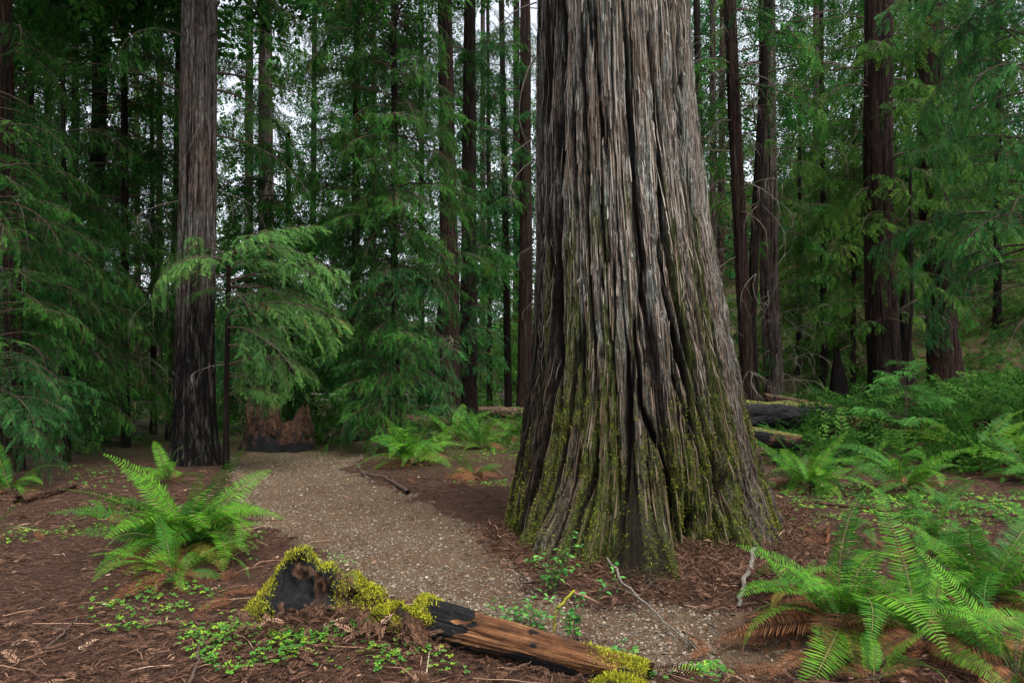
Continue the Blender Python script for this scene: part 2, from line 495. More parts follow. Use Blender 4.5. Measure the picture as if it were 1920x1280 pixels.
FUR = [  # pixel traces of the deep furrows: points, half width (m), depth (m), char
    ([(1052, -250), (1052, 0), (1050, 300), (1048, 500), (1043, 700), (1022, 850), (1000, 960), (985, 1020)], .050, .13, .25),
    ([(1100, 20), (1110, 90), (1120, 150), (1128, 250), (1140, 300)], .022, .05, .9),
    ([(1122, 300), (1125, 380), (1130, 430), (1128, 520), (1140, 600)], .020, .06, .9),
    ([(1168, -200), (1170, 0), (1178, 200), (1190, 330), (1203, 500), (1200, 600), (1188, 700), (1180, 800)], .022, .08, .5),
    ([(1180, 620), (1178, 700), (1180, 780), (1176, 860), (1170, 950), (1172, 1050)], .024, .11, .8),
    ([(1128, 820), (1116, 890), (1106, 950), (1104, 1050)], .030, .13, .8),
    ([(1215, 40), (1232, 200), (1246, 420), (1262, 520), (1287, 640), (1310, 760), (1335, 850), (1345, 950)], .030, .10, .7),
    ([(1235, 440), (1250, 560), (1272, 660), (1296, 760), (1300, 830)], .030, .12, 1.0),
    ([(1190, 560), (1190, 640), (1200, 760), (1237, 850), (1262, 940), (1275, 1030)], .028, .12, .9),
    ([(1290, 930), (1300, 980), (1290, 1020)], .060, .14, 1.0),
    ([(1250, 660), (1290, 800), (1330, 900), (1350, 1000)], .020, .07, .6),
    ([(1085, 760), (1080, 860), (1060, 960), (1055, 1050)], .016, .05, .5),
    ([(1300, 560), (1325, 700), (1352, 820), (1385, 920), (1400, 1000)], .022, .07, .6),
    ([(1150, 450), (1152, 600), (1140, 760), (1146, 900), (1160, 1040)], .016, .05, .4),
    ([(1250, -200), (1255, 0), (1268, 200), (1290, 420), (1312, 560)], .020, .06, .4),
    ([(1075, 0), (1078, 300), (1085, 600), (1070, 800)], .016, .05, .3),
    ([(1215, 800), (1215, 900), (1225, 1000), (1232, 1060)], .014, .05, .3),
]


def bark_height(u, z, k=1.0, seed=0):
    """u in 0..1 round the trunk, z metres; returns height in units of 1 and the ridge value"""
    f1, f2, f3 = int(42 * k), int(96 * k), int(220 * k)
    w = u + (0.40 / f1) * (vnoise(u * 12, z * .35, seed + 1, 12) - .5) + (0.6 / f2) * (vnoise(u * 30, z * 1.9, seed + 2, 30) - .5)
    na = np.abs(2 * vnoise(w * f1, z * 0.28, seed + 3, f1) - 1)
    nb = np.abs(2 * vnoise(w * f2, z * 0.80, seed + 4, f2) - 1)
    nc = np.abs(2 * vnoise(w * f3, z * 2.2, seed + 5, f3) - 1)
    c = vnoise(w * f3 * 2, z * 5.0, seed + 6, f3 * 2)
    e = vnoise(u * f2, z * 13, seed + 7, f2)
    step = vnoise(w * (f1 + 13), z * .5, seed + 9, f1 + 13)
    ca = np.exp(-(na / .095) ** 1.0); cb = np.exp(-(nb / .13) ** 1.0); cc = np.exp(-(nc / .24) ** 1.1)
    fade = .35 + .65 * sstep(vnoise(u * 40, z * .6, seed + 12, 40), .25, .6)
    torn = np.maximum(0, vnoise(w * f2, z * 4.5, seed + 10, f2) - .55) * 1.2
    h = 0.80 - .60 * ca - .34 * cb * fade - .17 * cc + .10 * (step - .5) + .22 * (c - .5) + .20 * (e - .5) + .34 * torn
    ridge = np.clip(1.05 - 1.0 * ca - .85 * cb * fade - .45 * cc + .35 * (c - .5) + .2 * (step - .5), 0, 1)
    return h, ridge


def angdiff(a, b): return (a - b + PI) % (2 * PI) - PI


def build_giant():
    face = R(-100)
    dense = np.linspace(-R(104), R(104), 860)
    coarse = np.linspace(R(106), 2 * PI - R(106), 60)[1:-1]
    ang = (face + np.concatenate([dense, coarse]))
    zs = np.concatenate([np.linspace(-0.35, 3.2, 320), np.linspace(3.2, 6.4, 180)[1:], np.linspace(6.4, 9.5, 14)[1:]])
    A, Zg = np.meshgrid(ang, zs)
    u = (A / (2 * PI)) % 1.0
    rad = g_rad(Zg)
    Ad = np.degrees((A + PI) % (2 * PI) - PI)
    zf = np.maximum(Zg, 0)
    lob = np.interp(Ad, ba, bv)
    wide = np.exp(-(zf / 0.55) ** 1.25)
    toe = np.exp(-(zf / 0.34) ** 2.0)
    rad = rad + lob * np.where(lob > 0.6, 0.34 * wide + 0.62 * toe, 0.72 * wide + .25 * toe)
    # flutes that continue up from the roots
    rad = rad + 0.10 * (vnoise(u * 13, Zg * 0.12, 31, 13) - 0.5) * (0.14 + 1.35 * np.exp(-zf / 1.1))
    h, ridge = bark_height(u, Zg, 1.15)
    amp = 0.088 + 0.075 * np.exp(-zf / 1.3)
    side = sstep(Ad, -150, -138) if False else 1.0
    rad = rad + amp * (h - 0.75)
    # rotten knobbly relief at the mossy foot
    foot = np.exp(-zf / 0.8)
    big = 1 + 1.6 * sstep(lob, .5, .9) * toe
    rad = rad + 0.07 * foot * big * (vnoise(u * 80, Zg * 5, 51, 80) - 0.5) + 0.04 * foot * big * (vnoise(u * 190, Zg * 14, 52, 190) - 0.5) - .05 * toe * sstep(lob, .5, .9) * np.exp(-(np.abs(2 * vnoise(u * 150, Zg * 1.2, 53, 150) - 1) / .15))
    char = np.zeros_like(rad); cut = np.zeros_like(rad)
    for pts, wdt, dep, ch in FUR:
        az, zz = zip(*[px_to_az(*p) for p in pts])
        o = np.argsort(zz); zz = np.array(zz)[o]; az = np.unwrap(np.array(az)[o])
        t = np.interp(Zg, zz, az)
        t = t + 0.014 * (vnoise(Zg * 3.1, Zg * 0 + wdt * 900, 61) - 0.5) * 2 + 0.010 * (vnoise(Zg * 9, Zg * 0 + wdt * 700, 62) - 0.5)
        endf = sstep(Zg, zz[0] - 0.12, zz[0] + 0.12) * (1 - sstep(Zg, zz[-1] - 0.35, zz[-1] + 0.10))
        ww = wdt * (0.55 + 0.9 * vnoise(Zg * 2.2, Zg * 0 + dep * 500, 63))
        dist = np.abs(angdiff(A, t)) * g_rad(Zg) / ww
        g = np.exp(-dist ** 2.6) * endf
        cut = np.maximum(cut, dep * g)
        char = np.maximum(char, ch * sstep(g, 0.25, 0.8) * sstep(vnoise(u * 90, Zg * 2.5, 64, 90), 0.15, 0.45))
    rad = rad - cut
    ridge = np.clip(ridge - cut * 6, 0, 1)
    cx = g_center(Zg) 
    Xg = cx + rad * np.cos(A); Yg = GY + rad * np.sin(A)
    # moss: on the foot and right side, thinning upwards
    streak = sstep(vnoise(u * 46, Zg * .30, 70, 46), .38, .66)
    mo = 0.50 * (1 - sstep(zf, 0.3, 2.6)) * (.45 + .75 * streak) + 0.74 * (1 - sstep(zf, 2.4, 4.8)) * sstep(vnoise(u * 52, Zg * .35, 73, 52), .46, .70)
    mo = mo + 0.20 * (1 - sstep(zf, 2.6, 4.6)) + 0.46 * sstep(Ad, -46, -10) * (1 - sstep(zf, 3.4, 5.6)) * (.5 + .6 * streak) + 0.30 * np.exp(-zf / .30)
    mo = mo - 0.35 * (1 - sstep(Ad, -150, -139)) * (zf > 0.25)        # the left slab stays dry
    mo = mo * (0.35 + 0.85 * ridge)
    red = sstep(vnoise(u * 34, Zg * 0.35, 72, 34), .56, .68) * (1 - sstep(zf, 2.5, 3.6))
    mo = np.clip(mo * (1 - 0.8 * red), 0, 1)
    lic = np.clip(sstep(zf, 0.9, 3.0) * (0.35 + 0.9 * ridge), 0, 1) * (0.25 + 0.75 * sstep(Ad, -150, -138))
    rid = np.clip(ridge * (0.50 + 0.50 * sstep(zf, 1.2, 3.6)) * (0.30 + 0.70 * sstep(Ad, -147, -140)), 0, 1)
    n, k = A.shape
    I = np.arange(n * k).reshape(n, k); J = np.roll(I, -1, 1)
    Q = np.stack([I[:-1], J[:-1], J[1:], I[1:]], -1).reshape(-1, 4)
    V = np.stack([Xg - GX, Yg - GY, Zg], -1).reshape(-1, 3)
    base_z = gz(GX, GY)
    sel = (mo > .30) & (Zg < 1.5) & (Zg > .02) & (np.abs(angdiff(A, face)) < R(104)) & (fbm(u * 160, Zg * 9, 77, 3) > .44) & (RNG.random(mo.shape) < .35 + .65 * np.exp(-zf / .5))
    mv = np.stack([Xg - GX, Yg - GY, Zg], -1)[sel]; mn_ = np.stack([np.cos(A), np.sin(A), 0 * A], -1)[sel]
    # torn strips and shreds of bark standing off the surface
    ns = 5200
    ii = RNG.integers(0, Zg.shape[0] - 16, ns); jj = RNG.integers(5, 860, ns)
    ok = (ridge[ii, jj] > .35) & (Zg[ii, jj] > .05); ii, jj = ii[ok], jj[ok]; ns = len(ii)
    Pp = np.stack([Xg - GX, Yg - GY, Zg], -1)
    lenr = np.clip((RNG.gamma(2.2, 6.0, ns)).astype(int) + 4, 4, 46)
    i2 = np.minimum(ii + lenr, Zg.shape[0] - 1); im = (ii + i2) // 2
    out_ = np.stack([np.cos(A), np.sin(A), 0 * A], -1)[0][jj]; sdv = np.stack([-out_[:, 1], out_[:, 0], 0 * out_[:, 0]], -1)
    wdt = RNG.uniform(.0025, .008, ns)[:, None]; lift = RNG.gamma(1.6, .004, ns)[:, None]; dn = RNG.random(ns) < .5
    Pa = Pp[ii, jj] + out_ * (.002 + lift * 2.2 * dn[:, None]); Pm = Pp[im, jj] + out_ * (.004 + lift); Pb = Pp[i2, jj] + out_ * (.002 + lift * 2.2 * ~dn[:, None])
    SV_ = np.stack([Pa - sdv * wdt * .5, Pa + sdv * wdt * .5, Pm - sdv * wdt, Pm + sdv * wdt, Pb - sdv * wdt * .3, Pb + sdv * wdt * .3], 1).reshape(-1, 3)
    b0_ = np.arange(ns)[:, None] * 6
    shreds = Geo(); shreds.add(SV_, [b0_ + np.array([0, 1, 3, 2]), b0_ + np.array([2, 3, 5, 4])], np.repeat(np.clip(.25 + .55 * sstep(Zg[ii, jj], .5, 3.5) * RNG.random(ns) + .3 * (RNG.random(ns) - .3), 0, 1), 6))
    t = thing('giant_redwood', 'enormous old redwood trunk with fluted mossy base, cut off by the top of the photo', 'tree', (GX, GY, 0))
    link('trunk', mesh_np('giant_trunk', V, [Q], [M_GIANT], True,
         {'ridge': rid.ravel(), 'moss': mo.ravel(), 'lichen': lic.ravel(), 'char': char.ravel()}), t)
    sh = link('bark_shreds', shreds.mesh('bark_shreds', [M_SHRED]), t); sh['kind'] = 'stuff'
    return t, mv, mn_


giant, G_MV, G_MN = build_giant()
print('giant done')


# ------------------------------------------------------------------ foliage building blocks
def needle_spray(n, L, nl, nw, seed):
    """a flat two-ranked spray along +X: thin folded blades"""
    rr = random.Random(seed); V = []; Fq = []
    for i in range(n):
        t = (i + 0.6) / n
        for s in (-1, 1):
            ln = nl * (1.0 - 0.55 * t) * rr.uniform(.8, 1.15)
            a = R(rr.uniform(38, 62)); x = t * L; dz = rr.uniform(-.18, .14) * ln
            dx, dy = math.cos(a) * ln, s * math.sin(a) * ln
            px_, py_ = -math.sin(a) * nw, s * math.cos(a) * nw
            b = len(V); zc = -0.10 * L * t * t
            V += [(x, 0, zc), (x + dx * .5 + px_, dy * .5 + py_, zc + dz * .5 + nw * .5), (x + dx, dy, zc + dz), (x + dx * .5 - px_, dy * .5 - py_, zc + dz * .5)]
            Fq.append((b, b + 1, b + 2, b + 3))
    b = len(V)
    V += [(L * .85, -nw, -.08 * L), (L * 1.12, 0, -.13 * L), (L * .85, nw, -.08 * L)]
    return np.array(V), [np.array(Fq), np.array([(b, b + 1, b + 2)])]


def make_branch(name, L, lod, seed, mats, droop=0.5, dens=1.0, bare=0.15):
    """a drooping conifer branch growing along +X, branching in a loose plane"""
    rr = random.Random(seed); rg = np.random.default_rng(seed)
    g = Geo()
    nsp, sl, nl, nw = {0: (7, .19, .050, .0065), 1: (5, .26, .090, .014), 2: (4, .36, .13, .022)}[lod]
    TV, TF = needle_spray(nsp, sl, nl, nw, seed)
    N = 14
    main = []
    y = 0; z = 0; hd = rr.uniform(-.2, .2)
    el = R(rr.uniform(8, 22))
    for i in range(N):
        main.append(Vector((i * L / N * .0, 0, 0)))
    p = Vector((0, 0, 0)); main = [p.copy()]
    for i in range(N):
        t = i / N
        e = el - droop * (t ** 1.1) * R(85)
        hd += rr.uniform(-.09, .09)
        p = p + Vector((math.cos(e) * math.cos(hd), math.cos(e) * math.sin(hd), math.sin(e))) * (L / N)
        main.append(p.copy())
    r0 = 0.011 * L if lod < 2 else .009 * L
    g.tube(main, [max(.0025, r0 * (1 - i / (N + .5))) for i in range(N + 1)], 4 if lod else 5, .5, 1)
    pos = []; ang = []; scl = []
    nsec = int({0: 19, 1: 15, 2: 10}[lod] * L / 2 * dens) + 4
    for i in range(nsec):
        t = bare + (1 - bare) * (i + rr.random() * .8) / nsec
        q = t * N; k = min(int(q), N - 1); base = main[k].lerp(main[k + 1], q - k)
        s = 1 if i % 2 else -1
        sl2 = L * (.40 * math.sin(PI * min(1, t * .85 + .12)) + .06) * rr.uniform(.35, 1.25)
        dirm = (main[k + 1] - main[k]).normalized()
        hdm = math.atan2(dirm.y, dirm.x) + s * R(rr.uniform(35, 65))
        e0 = math.asin(max(-1, min(1, dirm.z))) * .7 + R(rr.uniform(-12, 10))
        steps = 5; pt = base.copy(); line = [pt.copy()]
        for j in range(steps):
            e = e0 - droop * R(55) * (j / steps) - R(6)
            pt = pt + Vector((math.cos(e) * math.cos(hdm), math.cos(e) * math.sin(hdm), math.sin(e))) * (sl2 / steps)
            hdm -= s * R(4); line.append(pt.copy())
        if lod < 2: g.tube(line, [max(.0015, .0045 * (1 - j / (steps + .6))) for j in range(steps + 1)], 3, .5, 1)
        m_ = max(3, int(sl2 / (sl * .42) * dens))
        for j in range(m_):
            tt = (j + .7) / m_; qq = tt * steps; kk = min(int(qq), steps - 1)
            b2 = line[kk].lerp(line[kk + 1], qq - kk)
            dd = (line[kk + 1] - line[kk]).normalized()
            ss = 1 if j % 2 else -1
            az = math.atan2(dd.y, dd.x) + ss * R(rr.uniform(20, 60)) * (1 if j < m_ - 1 else .2)
            el2 = -math.asin(max(-1, min(1, dd.z))) + R(rr.uniform(-8, 30))
            pos.append(tuple(b2)); ang.append((R(rr.uniform(-60, 60)), el2 + R(rr.uniform(-10, 14)), az)); scl.append(rr.uniform(.5, 1.3))
    pos = np.array(pos); ang = np.array(ang); scl = np.array(scl)
    M = rotm(ang[:, 0], ang[:, 1], ang[:, 2]) * scl[:, None, None]
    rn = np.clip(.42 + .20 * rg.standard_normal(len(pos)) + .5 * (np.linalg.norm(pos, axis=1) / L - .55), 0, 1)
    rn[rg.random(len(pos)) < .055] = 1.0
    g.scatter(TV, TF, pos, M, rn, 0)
    return g.mesh(name, mats)


LIB = {}
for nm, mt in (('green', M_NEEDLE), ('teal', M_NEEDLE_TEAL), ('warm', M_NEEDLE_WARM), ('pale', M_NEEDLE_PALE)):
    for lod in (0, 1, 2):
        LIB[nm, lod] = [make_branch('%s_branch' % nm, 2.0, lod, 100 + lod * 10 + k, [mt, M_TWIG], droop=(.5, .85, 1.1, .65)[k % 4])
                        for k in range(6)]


def make_bare(seed, L=1.0, mats=(M_PALE,)):
    rr = random.Random(seed); g = Geo()

    def grow(p, hd, el, ln, r, depth):
        pts = [p.copy()]; n = 9
        for i in range(n):
            el -= rr.uniform(-.05, .22); hd += rr.uniform(-.25, .25)
            p = p + Vector((math.cos(el) * math.cos(hd), math.cos(el) * math.sin(hd), math.sin(el))) * (ln / n)
            pts.append(p.copy())
            if depth and rr.random() < .33:
                grow(p.copy(), hd + rr.choice((-1, 1)) * rr.uniform(.4, 1.), el - rr.uniform(0, .4), ln * rr.uniform(.3, .6), r * .5, depth - 1)
        g.tube(pts, [max(.0012, r * (1 - i / (n + 1))) for i in range(n + 1)], 4)
    grow(Vector((0, 0, 0)), 0, rr.uniform(.0, .5), L, .010 * L, 2)
    return g.mesh('bare_branch', list(mats))


BARE = [make_bare(300 + k) for k in range(7)]
BARE_D = [make_bare(320 + k, mats=(M_TWIG,)) for k in range(4)]


def trunk_mesh(name, cl, rb, rt, mat, seed, cols=72, rows=120, flare=.35, bark=.05, k=.6, moss=.25, burn=0.0, flute=.05, bh=2.6):
    """cl: centre line [(x,y,z)...] local, z ascending"""
    cz = np.array([c[2] for c in cl]); cxs = np.array([c[0] for c in cl]); cys = np.array([c[1] for c in cl])
    z0, z1 = cz[0], cz[-1]
    zs = z0 + (z1 - z0) * (np.linspace(0, 1, rows) ** 1.35)
    A, Zg = np.meshgrid(np.linspace(0, 2 * PI, cols, endpoint=False), zs)
    u = A / (2 * PI); zf = np.maximum(Zg - z0 - .3, 0)
    r = rb + (rt - rb) * (zf / (z1 - z0)) ** .9
    fl = np.exp(-zf / max(.35, rb * 1.3))
    r = r * (1 + flare * fl * (0.75 + .9 * vnoise(u * 7, Zg * .3, seed, 7)))
    r = r + flute * rb * 2 * (vnoise(u * 8, Zg * .2, seed + 8, 8) - .5)
    h, ridge = bark_height(u, Zg, k, seed)
    r = r + bark * (h - .7)
    cx_, cy_ = np.interp(Zg, cz, cxs), np.interp(Zg, cz, cys)
    V = np.stack([cx_ + r * np.cos(A), cy_ + r * np.sin(A), Zg], -1).reshape(-1, 3)
    I = np.arange(V.shape[0]).reshape(A.shape); J = np.roll(I, -1, 1)
    Q = np.stack([I[:-1], J[:-1], J[1:], I[1:]], -1).reshape(-1, 4)
    ms = np.clip(moss * (0.4 + .8 * fl + .5 * vnoise(u * 9, Zg * .5, seed + 3, 9)) * (.5 + .7 * ridge), 0, 1)
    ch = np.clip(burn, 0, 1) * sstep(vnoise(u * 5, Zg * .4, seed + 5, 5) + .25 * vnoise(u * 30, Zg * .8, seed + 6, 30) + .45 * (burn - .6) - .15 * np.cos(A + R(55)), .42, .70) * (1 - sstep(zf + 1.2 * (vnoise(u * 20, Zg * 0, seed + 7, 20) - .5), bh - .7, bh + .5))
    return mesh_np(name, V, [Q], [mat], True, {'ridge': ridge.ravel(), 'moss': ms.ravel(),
                   'lichen': np.clip(.3 + .8 * ridge, 0, 1).ravel() * .9, 'char': ch.ravel()})  # black channel: real char, plus shade painted onto the stout left trunk


def add_branches(t, cl, rfun, spec, seed):
    """spec: dicts with z0,z1 (local), n, L, lib, lod, az=(centre,spread) degrees"""
    rr = random.Random(seed)
    cz = [c[2] for c in cl]; cxs = [c[0] for c in cl]; cys = [c[1] for c in cl]
    for s in spec:
        for i in range(s['n']):
            f = (i + rr.random()) / s['n']
            z = s['z0'] + (s['z1'] - s['z0']) * f
            if 'az' in s: az = R(s['az'][0] + rr.uniform(-1, 1) * s['az'][1])
            else: az = rr.uniform(0, 2 * PI)
            L = s['L'] * rr.uniform(.7, 1.2) * (1 - s.get('taper', 0) * f)
            r = rfun(z) * .8
            x = np.interp(z, cz, cxs) + math.cos(az) * r; y = np.interp(z, cz, cys) + math.sin(az) * r
            kind = s.get('lib', 'green')
            if kind == 'bare':
                me = rr.choice(BARE); sc = L; nm = 'bare_branch'; ry = R(rr.uniform(-25, 35))
            elif kind == 'darkbare':
                me = rr.choice(BARE_D); sc = L; nm = 'bare_branch'; ry = R(rr.uniform(-30, 25))
            else:
                me = rr.choice(LIB[kind, s.get('lod', 1)]); sc = L / 2.0; nm = 'branch'; ry = R(rr.uniform(-12, 22))
            o = link(nm, me, t, (x, y, z), (R(rr.uniform(-28, 28)), ry + R(s.get('tilt', 0)), az), sc)


NT = [0]


def tree(label, line, D, rb, rt, mat, spec, base_py=None, cat='tree', group=None, name='redwood_tree', cols=64, rows=110,
         top=None, shade_canopy=True, **kw):
    """line: pixels the trunk passes through at distance D, top to bottom"""
    NT[0] += 1
    pts = [at(px, py, D) for px, py in line]
    pts.sort(key=lambda p: p.z)
    bx = pts[0].x; bz = gz(bx, D)
    base = Vector((bx, D, bz))
    cl = [(0, 0, -.35)]
    for p in pts:
        if p.z - bz > .3: cl.append((p.x - bx, 0, p.z - bz))
    vis = CAM_H + .566 * D
    htop = (top if top else vis + 5.5) - bz
    if htop > cl[-1][2] + .5:
        a, b = (cl[-2], cl[-1]) if len(cl) > 1 else ((0, 0, 0), cl[-1])
        s = (b[0] - a[0]) / max(.1, b[2] - a[2])
        cl.append((b[0] + s * (htop - b[2]), 0, htop))
    t = thing(name, label, cat, base, 0, group)
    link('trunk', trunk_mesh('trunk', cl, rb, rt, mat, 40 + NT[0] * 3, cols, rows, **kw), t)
    H = cl[-1][2]
    rf = lambda z: rb + (rt - rb) * max(0, min(1, z / H))
    for s in spec:
        if s['z1'] > H: s['z1'] = H
    if shade_canopy and D < 36 and top is None and rb > .12 and bx < .20 * D:
        spec = spec + [dict(z0=H - 3.0, z1=H + 0., n=26, L=4.6, lib='green', lod=2), dict(z0=H - .5, z1=H, n=6, L=5.5, lib='teal', lod=2)]  # out-of-view upper branches, added to darken the woods below
    add_branches(t, cl, rf, spec, 900 + NT[0])
    return t


def B(z0, z1, n, L, lib='green', lod=1, **k): return dict(z0=z0, z1=z1, n=n, L=L, lib=lib, lod=lod, **k)


# ---- trunks seen one by one: left side
tree('stout greyish redwood left of the path, bark pale above and nearly black with painted shade below', [(375, 0), (370, 400), (366, 600), (366, 870)], 14.1, .385, .31, M_BARK_GREY,
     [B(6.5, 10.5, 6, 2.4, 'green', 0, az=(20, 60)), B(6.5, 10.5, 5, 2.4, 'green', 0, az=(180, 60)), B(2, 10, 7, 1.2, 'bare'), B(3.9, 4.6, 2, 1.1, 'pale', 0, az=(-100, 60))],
     cols=200, rows=380, bark=.05, k=.6, flare=.35, burn=1.9, moss=.3, bh=3.5)  # lower trunk blackened in colour: foliage shade painted in along with char
tree('slim reddish trunk tucked close behind the left side of the stout greyish redwood', [(340, 0), (334, 400), (328, 700), (322, 815)], 20.5, .17, .12, M_BARK_RED,
     [B(5, 13, 8, 2, 'green', 1), B(1, 8, 5, 1, 'darkbare')], moss=.5)
tree('dark reddish trunk at the very left edge of the photo with leafy sprays across it', [(8, 0), (12, 300), (22, 500), (26, 700)], 13.0, .15, .12, M_BARK_RED,
     [B(1.5, 9, 40, 1.6, 'green', 0), B(1.5, 8, 5, 1.3, 'bare', az=(-60, 60))])
tree('dark slender trunk between the left edge and the stout greyish redwood, its middle bare', [(188, 0), (186, 200), (180, 350), (176, 700)], 19, .22, .16, M_BARK_DARK,
     [B(1, 13, 64, 2.2, 'green', 1), B(2, 9, 4, 1.2, 'bare', az=(-60, 60))])
tree('thin black trunk between the slender dark one and the left edge', [(142, 0), (141, 300), (138, 700)], 24, .14, .10, M_BARK_DARK,
     [B(1.5, 14, 30, 2.6, 'green', 1)])
tree('young redwood whose feathery sprays arch right over the path past the stout trunk', [(428, 545), (425, 700), (424, 870)], 13.2, .065, .035, M_BARK_DARK,
     [B(3.5, 4.3, 9, 2.0, 'pale', 0, az=(-5, 45), tilt=-12), B(3.4, 4.3, 5, 1.5, 'pale', 0, az=(180, 60), tilt=-8), B(2.4, 3.7, 7, 2.1, 'pale', 0, az=(-5, 50)), B(1.9, 2.6, 4, 1.6, 'pale', 0, az=(0, 70)),
      B(1.3, 2.1, 6, 1.15, 'pale', 0, az=(-20, 80)), B(1.2, 2.2, 2, .8, 'bare')],
     top=4.2, flare=.1, bark=.012, flute=.02, name='young_redwood')
tree('big dense young redwood beside the arching one, hanging down in dark curtains', [(738, -50), (740, 250), (738, 420), (742, 640), (744, 800)], 17.5, .10, .06, M_BARK_DARK,
     [B(.7, 4.5, 50, 1.75, 'teal', 0), B(4.5, 12.5, 110, 2.0, 'green', 0), B(.6, 6.5, 40, 1.9, 'green', 0, az=(-120, 80))], name='young_redwood')
tree('tall dark conifer hanging behind the big curtain-like young redwood', [(670, -50), (665, 700)], 22.5, .16, .08, M_BARK_DARK,
     [B(.5, 15, 130, 2.2, 'green', 1)], name='young_redwood')
tree('front trunk of the close pair left of the giant, its right flank streaked with grey', [(834, 0), (838, 250), (842, 500), (844, 800)], 28.0, .44, .24, M_BARK_RED,
     [B(5, 17, 16, 2.6, 'green', 1), B(3, 14, 6, 1.8, 'bare')], cols=96, rows=160, flare=.2)
tree('rear trunk of the close pair left of the giant, half wrapped in green sprays', [(881, 0), (880, 250), (879, 500), (877, 780)], 31.5, .44, .22, M_BARK_DARK,
     [B(1.5, 10, 20, 2.2, 'teal', 1), B(10, 18, 10, 2.6, 'green', 1)], cols=80, rows=140, flare=.2)
tree('thin leaning stem left of the close pair of trunks', [(822, 600), (814, 680), (806, 775)], 30, .12, .08, M_BARK_DARK, [B(3, 7, 6, 1.6, 'teal', 1)], top=7, flare=.1, name='leaning_sapling')
tree('straight thin trunk midway between the close pair and the giant', [(940, 0), (944, 200), (948, 450), (953, 760)], 40, .23, .13, M_BARK_DARK,
     [B(6, 24, 36, 2.9, 'green', 1)])
tree('broader reddish trunk just left of the giant above a jagged burnt stump', [(985, 0), (985, 250), (986, 500), (983, 750)], 38, .42, .25, M_BARK_RED,
     [B(8, 23, 26, 3.0, 'teal', 1)], flare=.55)
# ---- right side
tree('thin trunk immediately right of the giant, partly behind its upper bark', [(1306, 0), (1312, 250), (1318, 600), (1322, 760)], 30, .17, .13, M_BARK_DARK,
     [B(4, 12, 12, 2.2, 'warm', 1), B(6, 17, 8, 1.8, 'darkbare')])
tree('second thin trunk right of the giant, grey-brown and dead straight', [(1336, 0), (1337, 400), (1340, 760)], 33, .17, .12, M_BARK,
     [B(3, 14, 14, 2.2, 'warm', 1), B(3, 19, 16, 2.0, 'darkbare')])
tree('dark bowed trunk right of the giant, left of two converging at the log', [(1368, 0), (1376, 200), (1387, 420), (1396, 600), (1403, 745)], 18.5, .185, .145, M_BARK_RED,
     [B(9, 12, 5, 2.2, 'green', 1), B(1.5, 11, 15, 1.7, 'bare'), B(4, 11, 8, 2.0, 'darkbare')], cols=96, rows=180, flare=.2)
tree('thinner leaning trunk right of the giant, right of two converging at the log', [(1441, 0), (1427, 230), (1415, 450), (1409, 600), (1414, 745)], 19.3, .14, .10, M_BARK_DARK,
     [B(8, 13, 8, 2.2, 'green', 1), B(1.5, 12, 10, 2.0, 'bare'), B(5, 12, 12, 2.4, 'darkbare')], cols=72, rows=140, flare=.2)
tree('brown trunk behind the two converging ones, its foot hidden by twigs', [(1438, 0), (1440, 300), (1443, 540), (1452, 730)], 27, .38, .28, M_BARK,
     [B(1.5, 8, 8, 2.0, 'green', 1), B(8, 17, 12, 2.6, 'warm', 1), B(1, 5, 12, 2, 'bare', az=(-90, 60))], cols=80, rows=140)
tree('thick dark redwood on the right behind the bright little sapling, its left edge black', [(1648, 0), (1647, 300), (1652, 550), (1664, 755)], 22, .50, .36, M_BARK_RED,
     [B(7, 13.5, 32, 2.6, 'warm', 1), B(2.5, 7, 18, 1.8, 'warm', 1), B(2, 12, 6, 1.6, 'bare', az=(-90, 70))], cols=140, rows=260, flare=.25, burn=.8)
tree('jagged burnt snag with a pointed top beside the thick dark redwood on the right', [(1693, 500), (1697, 620), (1702, 755)], 23.2, .30, .05, M_BARK_DARK,
     [B(1, 4, 4, .8, 'bare')], top=5.4, name='broken_snag', cat='snag', flare=.3, burn=1.0, rows=80)
tree('wiry black stem rising in front of the right-hand redwoods beside the pointed snag', [(1708, 400), (1710, 560), (1703, 690), (1700, 770)], 20, .06, .04, M_BARK_DARK, [B(2, 6, 8, 1.2, 'darkbare')], top=8, flare=.1, bark=.012, name='thin_dead_tree')
tree('broad buttressed redwood furthest right, its flaring grey foot on the dirt bank', [(1742, 0), (1745, 300), (1758, 520), (1775, 725)], 29, .62, .46, M_BARK_RED,
     [B(7, 18, 44, 3.0, 'warm', 1), B(4, 8, 12, 2.0, 'green', 1)], cols=150, rows=260, flare=.30, flute=.12, moss=.1)
tree('far pale trunk near the right edge, only its upper half showing through leaves', [(1808, 0), (1806, 300), (1806, 600)], 42, .42, .33, M_BARK,
     [B(1, 9, 22, 2.8, 'green', 1), B(14, 26, 20, 3.2, 'warm', 1)])
tree('bushy conifer between the giant and the right-hand redwoods, sky showing through its top', [(1540, 40), (1542, 300), (1545, 640)], 31, .15, .06, M_BARK_DARK,
     [B(2.5, 12, 44, 2.6, 'warm', 1), B(12, 19.5, 22, 2.2, 'green', 1), B(5, 14, 14, 1.8, 'darkbare')], name='bushy_conifer')
tree('light green feathery conifer left of the thick dark redwood, lower than its neighbours', [(1600, 280), (1600, 640)], 30, .12, .05, M_BARK_DARK,
     [B(1, 12, 64, 2.6, 'warm', 1)], top=14, name='bushy_conifer')
tree('leafy conifer between the thick dark redwood and the broad buttressed one', [(1705, 60), (1702, 620)], 33, .16, .08, M_BARK_DARK,
     [B(3, 21, 96, 2.8, 'green', 1)], name='bushy_conifer')
